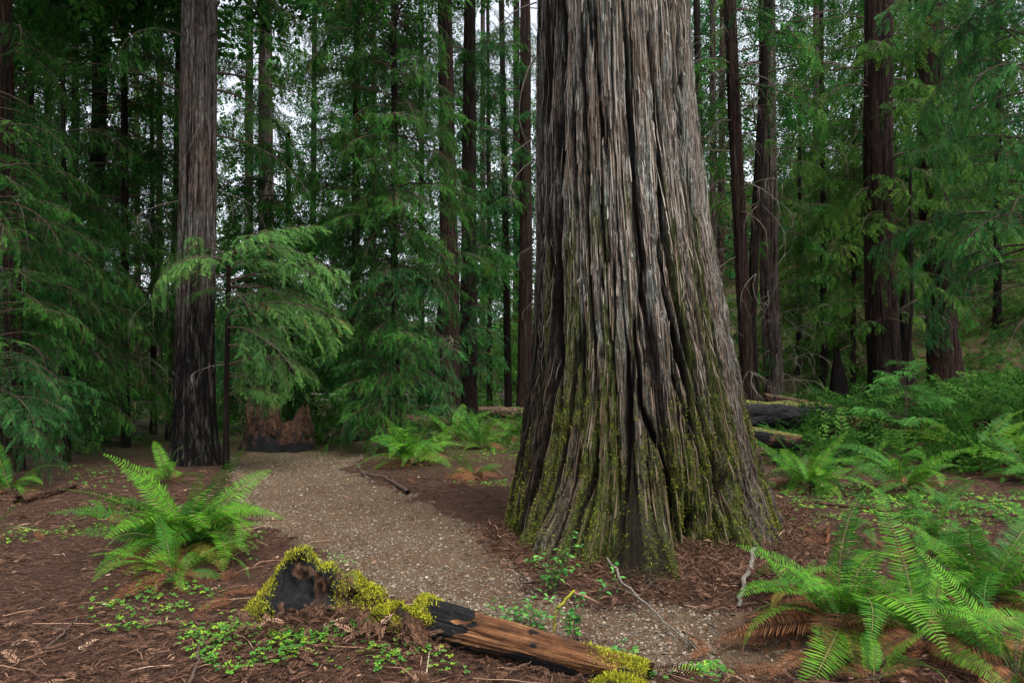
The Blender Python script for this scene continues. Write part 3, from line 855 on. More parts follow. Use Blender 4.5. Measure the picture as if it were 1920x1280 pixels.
tree('dark conifer hanging in from the top right corner of the photo', [(1945, -80), (1942, 700)], 15, .2, .14, M_BARK_DARK,
     [B(4.0, 11, 36, 2.6, 'teal', 0, az=(190, 80)), B(2.5, 5, 6, 1.8, 'green', 0, az=(180, 60))], name='dark_conifer')
tree('pale green conifer at the right edge standing on the hillside', [(1872, 0), (1870, 600)], 36, .2, .1, M_BARK_DARK,
     [B(1, 21, 66, 3.2, 'warm', 1)], name='bushy_conifer')
# ---- left curtain of young conifers
tree('low leafy sapling at the left edge reaching bright sprays over the dark ground', [(-10, 500), (-5, 830)], 11.0, .07, .04, M_BARK_DARK,
     [B(.5, 2.3, 22, 1.25, 'teal', 0, az=(-20, 85)), B(2.0, 6.5, 44, 1.35, 'green', 0, az=(-20, 110))], top=7.5, flare=.1, bark=.012, name='young_redwood')
tree('young conifer left of the stout greyish redwood with layered bluish sprays', [(120, 350), (126, 800)], 14.5, .07, .04, M_BARK_DARK,
     [B(.9, 7.0, 70, 1.6, 'green', 0), B(1.0, 5, 14, 1.7, 'teal', 0, az=(-80, 60))], top=8.5, flare=.1, bark=.012, name='young_redwood')
tree('deep green conifer behind the layered bluish one, its lower twigs bare', [(232, 0), (236, 790)], 18, .11, .06, M_BARK_DARK,
     [B(1.2, 11.5, 84, 2.0, 'green', 0), B(.6, 4, 8, 1.3, 'bare')], flare=.1, bark=.02, name='young_redwood')
tree('yellowish young conifer deep in the shade just left of the slim reddish trunk', [(285, 300), (288, 790)], 23, .1, .05, M_BARK_DARK,
     [B(.8, 10, 60, 2.2, 'warm', 1)], top=12, name='young_redwood')
tree('tall conifer behind the left thicket, light breaking through its thin crown', [(90, 0), (92, 700)], 29, .2, .1, M_BARK_DARK,
     [B(2, 19, 48, 3.2, 'green', 1)], name='bushy_conifer')
tree('airy conifer right of the stout greyish redwood, washed out by the light behind', [(490, -20), (492, 760)], 34, .2, .12, M_BARK,
     [B(1.5, 9, 34, 3.0, 'teal', 1), B(9, 21, 20, 2.8, 'warm', 1)], name='bushy_conifer')
tree('mid-green conifer behind the arching sapling, filling the view beside the path bend', [(540, 250), (545, 770)], 25, .14, .07, M_BARK_DARK,
     [B(.8, 10, 80, 2.5, 'green', 1)], top=11, name='bushy_conifer')
tree('feathery conifer top centre, spreading thin sprays between the pair and the path', [(790, 0), (790, 740)], 36, .18, .1, M_BARK_DARK,
     [B(2, 22, 90, 2.9, 'green', 1)], name='bushy_conifer')
tree('soft green conifer in the gap left of the giant, lit from behind', [(915, 100), (918, 740)], 48, .2, .1, M_BARK_DARK,
     [B(1, 10, 28, 3.4, 'warm', 2), B(10, 24, 26, 3.2, 'teal', 2)], name='bushy_conifer')
tree('dense conifer filling the gap between the left dark trunk and the left edge', [(55, 0), (60, 760)], 21, .14, .08, M_BARK_DARK,
     [B(1, 14, 90, 2.5, 'green', 1)], name='bushy_conifer')
tree('bright conifer behind the two converging trunks, low on the hillside', [(1500, 200), (1498, 640)], 38, .16, .08, M_BARK_DARK,
     [B(1, 14, 50, 3.0, 'warm', 1)], top=16, name='bushy_conifer')

# ---- slim far trunks and the wood behind them
rr = random.Random(77)
for i, (px, D, w) in enumerate([(255, 60, .3), (300, 46, .25), (468, 60, .45), (502, 52, .45), (590, 66, .35), (700, 58, .3), (905, 70, .35),
                                (968, 65, .45), (1355, 60, .35), (1530, 66, .4), (1625, 70, .4), (1860, 60, .4)]):
    tree('slim far-off trunk standing deep in the woods', [(px, 0), (px + rr.uniform(-6, 6), 700)], D, w, w * .6, (M_BARK, M_BARK_DARK, M_BARK_RED)[i % 3],
         [B(2, .62 * D, 40, 3.6, ('teal', 'warm', 'green')[i % 3], 2)], group='slim trunks far back in the woods', cols=24, rows=40)
print('trees done', NT[0])

g = Geo()
rg = np.random.default_rng(3)
TV, TF = needle_spray(2, .55, .38, .085, 5)
for k in range(230):
    D = rg.uniform(58, 112); x = rg.uniform(-.85, .85) * D; wx = HX + x / D * F
    gap = max(math.exp(-((wx - c) / w) ** 2) for c, w in ((520, 60), (945, 60), (1370, 60), (1495, 45), (1840, 50), (240, 30)))
    h = rg.uniform(.36, .60) * D * (1 - .36 * gap)
    z0 = gz(x, D); n = int(rg.uniform(270, 370))
    t = rg.random(n) ** 1.25; rad = (1 - t * .8) * rg.uniform(3, 4.6) * np.sqrt(rg.random(n)); a = rg.uniform(0, 2 * PI, n)
    pos = np.stack([x + rad * np.cos(a), D + rad * np.sin(a), z0 + .5 + h * t], -1)
    M = rotm(rg.uniform(-.9, .9, n), rg.uniform(-.1, .9, n), a) * rg.uniform(.7, 1.7, n)[:, None, None]
    g.scatter(TV, TF, pos, M, np.clip(rg.normal(.5, .2, n), 0, 1))
tag(link('far_woods', g.mesh('far_woods', [M_NEEDLE_TEAL])), kind='stuff')

# ------------------------------------------------------------------ sword ferns
def frond_mesh(kind, mat, seed, arc):
    """a frond of length 1 along +X, arching; kind 0 fine (close up), 1 coarser"""
    rr = random.Random(seed); g = Geo()
    n = (44, 26)[kind]; e = R(arc[0]); p = Vector((0, 0, 0)); pts = [p.copy()]; dirs = []
    side = rr.uniform(-.6, .6); hd = 0
    for i in range(24):
        t = i / 24
        ee = R(arc[0] + (arc[1] - arc[0]) * t ** 1.15); hd += side * (.4 + 1.2 * t) / 24
        d = Vector((math.cos(ee) * math.cos(hd), math.cos(ee) * math.sin(hd), math.sin(ee)))
        dirs.append(d); p = p + d / 24; pts.append(p.copy())
    g.tube(pts[::2], [.0055 * (1 - k / 13) + .0008 for k in range(13)], 3, .5, 1)
    pw = .0125 if kind == 0 else .020
    V = []; Q = []; T = []
    rn = []
    for i in range(n):
        t = .13 + .86 * (i + .5) / n
        q = t * 24; k = min(int(q), 23); b = pts[k].lerp(pts[k + 1], q - k); d = dirs[k]
        side_v = Vector((-math.sin(hd), math.cos(hd), 0)); up = d.cross(side_v) * -1
        up = side_v.cross(d) * -1 if False else d.cross(side_v)
        ln = .135 * min(1, (t - .04) / .22) ** .8 * (1 - ((t - .3) / .72) ** 2 if t > .3 else 1) + .006
        for s in (-1, 1):
            l = ln * rr.uniform(.88, 1.08); w = pw * (.55 + .45 * l / .135)
            f = R(rr.uniform(8, 20)); sag = rr.uniform(-.10, .22) * l; dz = rr.uniform(-.3, .3)
            axis = side_v * s * math.cos(f) + d * math.sin(f)
            nrm = up * (1 if True else 1)
            wv = d * math.cos(dz) + nrm * math.sin(dz)
            b0 = len(V)
            for (tt, wf, zz) in ((0, .35, 0), (.3, 1, .35), (.7, .7, .25)):
                c = b + axis * (l * tt) + nrm * (sag * (zz - tt * .6))
                V += [tuple(c - wv * w * wf * .5), tuple(c + wv * w * wf * .5)]
            V.append(tuple(b + axis * l - nrm * sag * .7))
            Q += [(b0, b0 + 1, b0 + 3, b0 + 2), (b0 + 2, b0 + 3, b0 + 5, b0 + 4)]
            T.append((b0 + 4, b0 + 5, b0 + 6)); rn += [rr.random()] * 7
    g.add(V, [np.array(Q), np.array(T)], np.array(rn), 0)
    return g.mesh('frond', [mat, M_STALK if mat is not M_FERN_DEAD else M_TWIG])


ARCS = {'up': (82, 35), 'mid': (70, -12), 'arch': (58, -45), 'low': (38, -62), 'flop': (12, -55), 'dead': (-2, -38)}
FROND = {}
for kind in (0, 1):
    for a, arc in ARCS.items():
        for mn, mt in (('g', M_FERN), ('y', M_FERN_YEL), ('d', M_FERN_DEAD)):
            if mn == 'y' and a in ('up', 'dead'): continue
            if mn == 'd' and a not in ('dead', 'flop', 'low'): continue
            if mn == 'g' and a == 'dead': continue
            FROND[kind, a, mn] = [frond_mesh(kind, mt, kind * 1000 + len(a) * 131 + ord(a[0]) * 7 + (mn == 'y') * 53 + s * 17, (arc[0] + (s - 1) * 9, arc[1] + (1 - s) * 14)) for s in range(3)]


def fern(label, px, py, L, seed, n=18, kind=0, dead=6, yel=2, lift=0.0, azc=None, spread=180, size_low=.75):
    rr = random.Random(seed)
    b = on_ground(px, py)
    t = thing('sword_fern', label, 'fern', b + Vector((0, 0, lift)), 0, None)
    for i in range(n):
        az = (i * 137.5 + rr.uniform(-32, 32)) % 360
        if azc is not None: az = azc + (az - 180) / 180 * spread
        tier = i / n
        a = 'up' if tier < .13 else 'mid' if tier < .40 else 'arch' if tier < .66 else 'low' if tier < .87 else 'flop'
        mn = 'g' if i < n - yel or a == 'up' else 'y'
        s = L * rr.uniform(.6, 1.12) * (1 if tier < .7 else size_low)
        me = rr.choice(FROND[kind, a, mn])
        rad = rr.uniform(.01, .05)
        o = link('frond', me, t, (math.cos(R(az)) * rad, math.sin(R(az)) * rad, rr.uniform(0, .06)), (R(rr.uniform(-38, 38)), R(rr.uniform(-9, 14)), R(az)), s)
        if mn == 'y': o['label'] = 'yellowing frond'
    for i in range(dead):
        az = rr.uniform(0, 360)
        a = rr.choice(('dead', 'flop', 'low'))
        o = link('frond', rr.choice(FROND[kind, a, 'd']), t, (0, 0, .05), (R(rr.uniform(-50, 50)), R(rr.uniform(-5, 8)), R(az)), L * rr.uniform(.5, .85))
        o['label'] = 'dry brown frond'
    return t


fern('large sword fern left of the path below the stout greyish redwood', 345, 1040, 1.2, 1, 64, 0, 34, 12)
fern('drooping bluish fern hanging down in front of the large sword fern left of the path', 328, 1090, .72, 51, 12, 0, 10, 1)
fern('low fern tip poking out of the duff at the left edge of the photo', -30, 1015, .5, 2, 8, 0, 4, 2)
fern('small sparse fern left of the large sword fern, its fronds curled down', 200, 985, .5, 3, 6, 0, 3, 1, lift=.05)
fern('green fern in the shade at the left edge beside the fallen branch', 20, 925, .9, 4, 12, 0, 4, 1)
fern('small fern directly behind the large sword fern on the left', 318, 905, .85, 5, 14, 0, 3, 0)
fern('bright bushy fern on the right side of the path, first of those before the giant', 768, 872, 1.45, 6, 36, 1, 8, 2)
fern('leafy fern at the foot of the close pair of trunks', 850, 825, 1.5, 7, 28, 1, 5, 1)
fern('fern behind the withered one, halfway between the close pair and the giant', 905, 842, 1.35, 8, 26, 1, 6, 2)
fern('fern touching the left edge of the giant, among low green plants', 962, 825, 1.3, 9, 20, 1, 3, 1)
fern('withered brown fern clump close to the left foot of the giant', 888, 897, .8, 10, 10, 1, 30, 4)
fern('bright fern growing right of the giant, in front of the mossy logs', 1518, 918, 1.25, 11, 34, 0, 5, 1)
fern('yellowing arching fern in the middle of the ferns right of the giant', 1695, 922, 1.25, 12, 22, 0, 8, 6)
fern('dark fern behind the yellowing one near the right edge', 1830, 870, 1.5, 13, 30, 1, 10, 1)
fern('fern cut off by the right edge of the photo above the red duff', 1935, 905, 1.2, 14, 28, 0, 6, 1)
fern('closest fern with tall upright fronds in front of the giant\'s right foot', 1575, 1185, .92, 15, 30, 0, 18, 3)
fern('half-buried leafy fern between the closest fern and the right edge', 1730, 1215, .8, 52, 20, 0, 16, 4)
fern('wide fern spilling over the lower right edge of the photo', 1850, 1130, .92, 16, 34, 0, 14, 4)
fern('low glossy fern at the bottom edge, frond tips turned to the viewer', 1640, 1290, .42, 17, 10, 0, 12, 0)
fern('fern in the bottom right corner with bluish trailing fronds', 1905, 1275, .7, 18, 16, 0, 12, 1)
fern('small airy fern on the red duff behind the closest one', 1760, 1030, .75, 19, 14, 0, 6, 3)
fern('dull fern under the mossy log line, between the logs and the sapling', 1620, 868, .75, 20, 14, 1, 10, 1)
fern('fern deep in the green cover at the far right below the dirt bank', 1890, 815, .8, 21, 16, 1, 4, 1)
fern('yellow-green fern lying low beside the leaning broken stick', 1478, 1120, .48, 22, 10, 0, 8, 3)


# ------------------------------------------------------------------ broadleaf shrubs in the foreground
def leaf_blade(seed, mat=M_SHRUB):
    rr = random.Random(seed); V = []; Q = []
    n = 5
    for i in range(n + 1):
        t = i / n; w = .24 * math.sin(PI * min(.985, t ** .85 + .02)) + .004
        z = .10 * math.sin(PI * t) - .12 * t * t
        V += [(t, -w, z + .05), (t, 0, z), (t, w, z + .05)]
    for i in range(n):
        for s in (0, 1):
            a = i * 3 + s; Q.append((a, a + 1, a + 4, a + 3))
    g = Geo(); g.add(V, [np.array(Q)], rr.random()); return g.mesh('leaf', [mat], True)


LEAFM = [leaf_blade(k) for k in range(6)]


def shrub(label, px, py, stems, leafsize, seed, per=9, name='evergreen_shrub'):
    """stems: list of pixel polylines reached at the base distance, (px,py) top, lean"""
    rr = random.Random(seed)
    b = on_ground(px, py); D = b.y
    t = thing(name, label, 'shrub', b)
    g = Geo(); spots = []
    for (tx, ty, dd) in stems:
        e = at(tx, ty, D + dd) - b
        pts = []; bow = Vector((rr.uniform(-.04, .04), rr.uniform(-.04, .04), 0))
        for i in range(9):
            q = i / 8; pts.append(Vector((0, 0, 0)).lerp(e, q) + bow * math.sin(PI * q))
        g.tube(pts, [.004 * (1 - i / 10) for i in range(9)], 4)
        for j in range(per):
            q = .22 + .78 * (j + .5) / per; k = min(int(q * 8), 7); p = pts[k].lerp(pts[k + 1], q * 8 - k)
            spots.append((p, e))
            if rr.random() < .45:
                az = rr.uniform(0, 2 * PI); ln = rr.uniform(.04, .11)
                tip = p + Vector((math.cos(az) * ln, math.sin(az) * ln, ln * rr.uniform(0, .7)))
                g.tube([p, p.lerp(tip, .5), tip], [.002, .0018, .001], 3)
                for f in (.4, .75, 1): spots.append((p.lerp(tip, f), e))
    link('stem', g.mesh('stem', [M_TWIG]), t)
    for i, (p, e) in enumerate(spots):
        az = rr.uniform(0, 2 * PI)
        link('leaf', rr.choice(LEAFM), t, p, (R(rr.uniform(-35, 35)), R(rr.uniform(-35, 25)), az), leafsize * rr.uniform(.6, 1.15))
    return t


shrub('glossy-leaved seedling standing right before the mossy left foot of the giant', 1045, 1112,
      [(1085, 1003, .1), (1060, 1020, 0), (1010, 1035, 0), (1000, 1050, .1), (1040, 1040, -.1), (1090, 1055, 0), (1030, 1070, 0)], .055, 31, 8)
shrub('low spreading bright green shrub leaning over the bare orange log', 1015, 1195,
      [(915, 1130, .1), (930, 1120, .2), (965, 1118, 0), (900, 1150, .1), (985, 1125, .1), (1010, 1150, 0), (1040, 1130, .1), (960, 1150, 0), (1000, 1105, .2)], .045, 32, 8)
shrub('dark upright sprig right of the pale lichen twig', 1083, 1205, [(1075, 1110, 0), (1100, 1120, 0), (1085, 1150, -.05), (1070, 1140, 0)], .055, 33, 6)
shrub('small two-tone sprig in front of the giant\'s middle toe', 1150, 1120, [(1145, 1055, 0), (1125, 1085, 0), (1160, 1080, 0)], .055, 34, 4)
shrub('tiny plant with pale shining leaves on the path near the bottom edge', 1158, 1245, [(1150, 1205, 0), (1175, 1220, 0), (1148, 1225, 0)], .05, 35, 3)

# sapling with flat sprays in front of the thick dark redwood
b = on_ground(1697, 832)
t = thing('redwood_sapling', 'bright green knee-high conifer sapling before the thick dark redwood', 'sapling', b)
hgt = at(1695, 675, b.y).z - b.z
g = Geo(); g.tube([(0, 0, 0), (.02, 0, hgt * .5), (0, 0, hgt)], [.02, .014, .004], 6); link('stem', g.mesh('stem', [M_TWIG]), t)
SAP = leaf_mat('sapling_needles', [(0, (.03, .13, .02)), (.5, (.07, .25, .04)), (1, (.14, .38, .07))], .6, .35, .12)
SAPB = [make_branch('sapling_branch', 1.0, 0, 400 + k, [SAP, M_TWIG], .15, 1.3, .2) for k in range(3)]
rr = random.Random(5)
for i in range(26):
    f = .25 + .75 * i / 26
    link('branch', rr.choice(SAPB), t, (0, 0, hgt * f), (R(rr.uniform(-10, 10)), R(rr.uniform(-12, 4)), rr.uniform(0, 2 * PI)), (1.02 - .72 * (f - .25)) * rr.uniform(.7, 1.05))


# ------------------------------------------------------------------ logs and stumps
def wood_mat(name, a, b, c, char=.5, moss=.0, scale=(1, 1, 1)):
    m = Mat(name)
    v = m.obj(scale)
    fib = m.noise(26, 6, .65, v, .3); crack = m.noise(9, 5, .6, v)
    col = m.ramp(fib, [(.3, a), (.5, b), (.7, c)])
    col = m.mix(m.ramp(crack, [(.40, 1.0), (.50, 0.0)]), col, m.mix(.8, col, (.01, .006, .004)))
    col = m.mix(1.0, col, m.ramp(m.noise(7, 6, .7, m.obj()), [(.3, .45), (.5, .9), (.7, 1.3)]), 'MULTIPLY')
    pt = m.noise(4.5, 6, .6, m.obj())
    cf = m.math('ADD', m.attr('char'), m.math('MULTIPLY', m.math('SUBTRACT', pt, .5), 1.8))
    col = m.mix(m.math('MULTIPLY', m.ramp(cf, [(.48, 0), (.54, 1)]), char), col, m.ramp(m.noise(34, 7, .75, m.obj((1, 1, .5))), [(.35, (.002, .002, .002)), (.55, (.006, .006, .007)), (.72, (.03, .028, .03))]))
    mf = m.math('ADD', m.attr('moss'), m.math('MULTIPLY', m.math('SUBTRACT', m.noise(14, 6, .7, m.obj()), .5), 1.2))
    col = m.mix(m.ramp(mf, [(.5, 0), (.68, 1)]), col, m.ramp(m.noise(70, 4, .6, m.obj()), [(.3, (.035, .045, .008)), (.7, (.20, .21, .028))]))
    m.bump(m.math('ADD', m.math('ADD', fib, m.math('MULTIPLY', crack, 1.2)), m.math('MULTIPLY', m.noise(34, 7, .75, m.obj((1, 1, .5))), .8)), 1.0, .035)
    return m.fin(col, .8, .25)


M_ORANGE = wood_mat('bare_orange_wood', (.035, .012, .005), (.15, .060, .022), (.32, .16, .07), 1.0, scale=(.10, 1, 1))
M_ROT = wood_mat('rotten_brown_wood', (.02, .010, .006), (.075, .035, .018), (.16, .085, .045), 1.0)
M_ROTY = wood_mat('old_stump_wood', (.03, .018, .010), (.10, .062, .035), (.20, .135, .085), 1.0, scale=(1, 1, .12))


def log_obj(name, label, a, b, ra, rb, mat, char_f, moss_f, seed, cat='log', cols=72, rows=160, rough=.12, flat_=1.0, hollow=False, sag=0.0):
    a = Vector(a); b = Vector(b); d = b - a; Ln = d.length
    t = thing(name, label, cat, a)
    rot = d.to_track_quat('X', 'Z').to_euler()
    s = np.linspace(0, 1, rows); A, S = np.meshgrid(np.linspace(0, 2 * PI, cols, endpoint=False), s)
    u = A / (2 * PI); x = S * Ln
    r = (ra + (rb - ra) * S) * (1 + rough * 2 * (vnoise(u * 5, x * 1.2, seed, 5) - .5) + rough * (vnoise(u * 14, x * 1.8, seed + 1, 14) - .5) * 1.4)
    gro = 1 - np.abs(2 * vnoise(u * 22, x * 1.0, seed + 2, 22) - 1); gr2 = 1 - np.abs(2 * vnoise(u * 60, x * 2.2, seed + 9, 60) - 1)
    r = r * (1 - .16 * gro ** 6 - .08 * gr2 ** 6) * (1 + .03 * vnoise(u * 70, x * 6, seed + 3, 70))
    endn = .10 * Ln * (vnoise(u * 7, u * 0, seed + 4, 7) - .5) * min(1, .8 / Ln)
    x = x + endn * (np.abs(2 * S - 1) ** 6) * np.sign(S - .5)
    V = np.stack([x, np.cos(A) * r, np.sin(A) * r * flat_ - sag * 4 * S * (1 - S)], -1)
    I = np.arange(rows * cols).reshape(rows, cols); J = np.roll(I, -1, 1)
    Q = [np.stack([I[:-1], J[:-1], J[1:], I[1:]], -1).reshape(-1, 4)]
    Vl = [V.reshape(-1, 3)]; n = rows * cols; S_l = [S.ravel()]; A_l = [A.ravel()]
    for e, row in ((0, 0), (1, rows - 1)):      # end faces, hollowed
        ring = I[row]
        for kk, (f, dx) in enumerate(((.7, .03), (.35, .30 if hollow else .04), (.02, .5 if hollow else .02))):
            c = V[row].mean(0); nv = c + (V[row] - c) * f
            nv[:, 0] += dx * (1 if e == 0 else -1) * (1 if hollow else 1) + .02 * (vnoise(np.arange(cols) * .7, np.full(cols, kk), seed + 7) - .5)
            Vl.append(nv); new = np.arange(cols) + n; n += cols
            S_l.append(np.full(cols, float(e))); A_l.append(A[row])
            o = [ring, np.roll(ring, -1), np.roll(new, -1), new]
            Q.append(np.stack(o if e == 1 else o[::-1], -1)); ring = new
    VV = np.concatenate(Vl); SS = np.concatenate(S_l); AA = np.concatenate(A_l)
    top = np.sin(AA)
    link('wood', mesh_np('wood', VV, [np.concatenate(Q)], [mat], True, {'char': char_f(SS, top), 'moss': moss_f(SS, top)}), t, (0, 0, 0), rot)
    return t


def moss_part(parent, surf, n, seed, size=(.012, .035), hang=False, mat=None):
    """surf(rng, n) -> points, normals in the parent's frame: tufts of short strands"""
    rg = np.random.default_rng(seed); P, N = surf(rg, n)
    V = []; T = []
    k = len(P)
    d = rg.normal(0, .75, (k, 3)) + N * 1.0; d[:, 2] += (-.5 if hang else .15)
    d /= np.linalg.norm(d, axis=1)[:, None]
    s = np.cross(d, rg.normal(0, 1, (k, 3))); s /= np.linalg.norm(s, axis=1)[:, None] + 1e-9
    l = rg.uniform(size[0], size[1], k)[:, None]; w = l * .16
    p0, p1, p2 = P - s * w, P + s * w, P + d * l
    p3 = P + d * l * 1.5 + rg.normal(0, .4, (k, 3)) * l
    Vv = np.stack([p0, p1, p2 + s * w, p2 - s * w, p3], 1).reshape(-1, 3)
    b = np.arange(k)[:, None] * 5
    g = Geo(); g.add(Vv, [b + np.array([0, 1, 2, 3]), b + np.array([3, 2, 4])], np.repeat(np.clip(rg.normal(.55, .25, k), 0, 1), 5))
    o = link('moss', g.mesh('moss', [mat or M_MOSS]), parent)
    o['kind'] = 'stuff'
    return o


def surf_giant(rg, n):
    i = rg.integers(0, len(G_MV), n)
    return G_MV[i] + rg.normal(0, .006, (n, 3)), G_MN[i]


moss_part(giant, surf_giant, 30000, 61, (.006, .016), mat=M_MOSS_OLIVE)

# bare orange log in the foreground
a = at(800, 1160, 4.22); bb = at(1215, 1268, 3.70)
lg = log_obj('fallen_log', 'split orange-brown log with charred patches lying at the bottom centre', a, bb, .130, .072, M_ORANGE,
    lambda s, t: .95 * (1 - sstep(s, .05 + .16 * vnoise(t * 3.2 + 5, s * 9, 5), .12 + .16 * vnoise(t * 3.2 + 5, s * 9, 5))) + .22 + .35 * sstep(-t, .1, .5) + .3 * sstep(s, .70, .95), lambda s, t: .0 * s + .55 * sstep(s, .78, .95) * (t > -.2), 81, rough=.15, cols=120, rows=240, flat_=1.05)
d = (bb - a).normalized()


def surf_log(rg, n):
    s = np.concatenate([rg.beta(1.2, 6, n // 3) * .16 - .03, 1 - rg.beta(1.0, 3.4, n - n // 3) * .30]); A = rg.normal(PI / 2, .62, n)
    ax = np.array(d); up = np.array([0, 0, 1.]); sd = np.cross(ax, up); sd /= np.linalg.norm(sd)
    N = np.cos(A)[:, None] * sd + np.sin(A)[:, None] * up
    r = (.130 + (.068 - .130) * s)[:, None] * (.97 + .05 * rg.random(n)[:, None])
    return ax * (s * (bb - a).length)[:, None] + N * r, N


moss_part(lg, surf_log, 5200, 5, (.006, .018))


# rotten charred stump with a mossy crest
def blob(name, parent, prof, mat, seed, charf, mossf, res=(140, 120)):
    """prof(x, y) -> height over an elliptical plan: a ragged mound, closed by skirts"""
    pass


def ragged_stump(name, label, base, rx, ry, h, mat, seed, hfun, cat='stump', cols=160, rows=90, charf=None, mossf=None, under=.15, flare=.25):
    t = thing(name, label, cat, base)
    A, S = np.meshgrid(np.linspace(0, 2 * PI, cols, endpoint=False), np.linspace(0, 1, rows))
    u = A / (2 * PI)
    side = np.clip(S / .72, 0, 1); capf = np.clip((S - .72) / .28, 0, 1)
    H = hfun(A) * h
    rad = (1 + flare * (1 - side) ** 2) * (1 - capf) ** .8
    rid = 1 - np.abs(2 * vnoise(u * 16, side * 1.3, seed, 16) - 1)
    rad = rad * (1 + .16 * (vnoise(u * 5, side * 1.2, seed + 1, 5) - .5) - .13 * rid ** 2 + .05 * vnoise(u * 40, side * 7, seed + 2, 40) * (1 - capf))
    X_ = rx * rad * np.cos(A); Y_ = ry * rad * np.sin(A)
    Hm = hfun(A * 0 + np.arctan2(Y_, X_)) * h
    Z_ = -under + (H + under) * side
    Z_ = Z_ * (1 - capf) + capf * (h * .55) + (1 - capf) * capf * 0 - .25 * h * np.sin(PI * capf) * .6
    Z_ = Z_ + .04 * h * (vnoise(X_ * 18 + 50, Y_ * 18 + 50, seed + 5) - .5)
    V = np.stack([X_, Y_, Z_], -1).reshape(-1, 3)
    I = np.arange(rows * cols).reshape(rows, cols); J = np.roll(I, -1, 1)
    Q = np.stack([I[:-1], J[:-1], J[1:], I[1:]], -1).reshape(-1, 4)
    link('wood', mesh_np('wood', V, [Q], [mat], True, {'char': charf(A, side, capf).ravel(), 'moss': mossf(A, side, capf).ravel()}), t)
    return t, V


sb = on_ground(560, 1178)


def stump_shell():
    t = thing('rotten_stump', 'charred black rotten stump crowned with yellow moss, bottom centre left', 'stump', sb + Vector((0, .20, -.03)))
    nx_, ny_ = 170, 120
    U_, V_ = np.meshgrid(np.linspace(-.46, .42, nx_), np.linspace(-.34, .40, ny_))
    # crest line: peak at the left, falling away to the right; steep charred front, sloping mossy back
    crest = np.interp(U_, [-.46, -.30, -.20, -.12, -.05, .04, .14, .24, .34, .42], [.02, .16, .30, .43, .47, .41, .36, .28, .20, .12])
    crest = crest * (1 + .35 * (fbm(U_ * 14 + 3, U_ * 0 + 2, 9, 3) - .5))
    yc = .04 + .05 * (fbm(U_ * 6, U_ * 0 + 5, 10, 2) - .5)
    fr = np.clip((yc - V_) / np.interp(U_, [-.46, -.2, .1, .42], [.14, .26, .24, .12]), 0, 1); bk = np.clip((V_ - yc) / .34, 0, 1)
    Z_ = crest * np.where(V_ < yc, (1 - sstep(fr, .0, 1.0)) ** .8, (1 - bk ** 1.3))
    Z_ = Z_ + .07 * (fbm(U_ * 9, V_ * 9 + Z_ * 5, 11, 4) - .5) * sstep(Z_, .02, .15) + .03 * (1 - np.abs(2 * fbm(U_ * 20, V_ * 6, 15, 2) - 1)) * sstep(Z_, .05, .2)
    Z_ = Z_ - .06 * (1 - sstep(Z_, .0, .05))
    Yd = V_ - .03 * np.sin(Z_ * 18 + U_ * 9) * sstep(Z_, .05, .2) - .10 * (fbm(U_ * 16 + 2, Z_ * 13, 23, 3) - .5) * sstep(Z_, .03, .15) - .035 * (np.abs(2 * vnoise(U_ * 34, Z_ * 9, 24) - 1)) * sstep(Z_, .03, .15)
    Ux = U_ + .03 * (fbm(V_ * 8 + 3, Z_ * 12, 17, 3) - .5)
    W = np.stack([Ux, Yd, Z_], -1).reshape(-1, 3)
    I = np.arange(nx_ * ny_).reshape(ny_, nx_)
    Q = np.stack([I[:-1, :-1], I[:-1, 1:], I[1:, 1:], I[1:, :-1]], -1).reshape(-1, 4)
    top = crest - Z_
    blot = fbm(U_ * 9 + 7, Z_ * 9, 19, 3)
    ch = (.35 + .7 * sstep(blot, .36, .52)) * sstep(Z_, .05, .17 + .10 * (blot - .5)) * (V_ < yc + .05) * sstep(U_ + .14 * (blot - .5), -.26, -.18) * (1 - sstep(U_ + .25 * (blot - .5), .16, .30))
    mo = (V_ > yc - .02) * .6 * sstep(Z_, .10, .3) + .55 * (1 - sstep(U_, -.26, -.18)) * sstep(Z_, .05, .2) + .5 * sstep(U_, .22, .32)
    link('wood', mesh_np('stump', W, [Q], [M_ROT], True, {'char': ch.ravel(), 'moss': np.clip(mo, 0, 1).ravel()}), t)
    near_crest = (np.abs(V_ - yc + .02) < .06) & (Z_ > .22) & (blot > .47)
    left = (U_ < -.17 + .12 * (blot - .5)) & (Z_ > .06) & (blot > .45)
    right = (U_ > .18) & (Z_ > .06) & (blot > .44)
    back = (V_ > yc) & (Z_ > .1) & (blot > .5)
    return t, W[(near_crest | left | right | back).ravel()]


st, SV = stump_shell()


def surf_verts(V, cond, jit=.012):
    c = V[cond(V)]
    def f(rg, n):
        P = c[rg.integers(0, len(c), n)] + rg.normal(0, jit, (n, 3)); N = np.tile([0, -.2, 1.], (n, 1)); return P, N
    return f


moss_part(st, surf_verts(SV, lambda V: V[:, 2] > -9, .008), 9500, 6, (.006, .016))


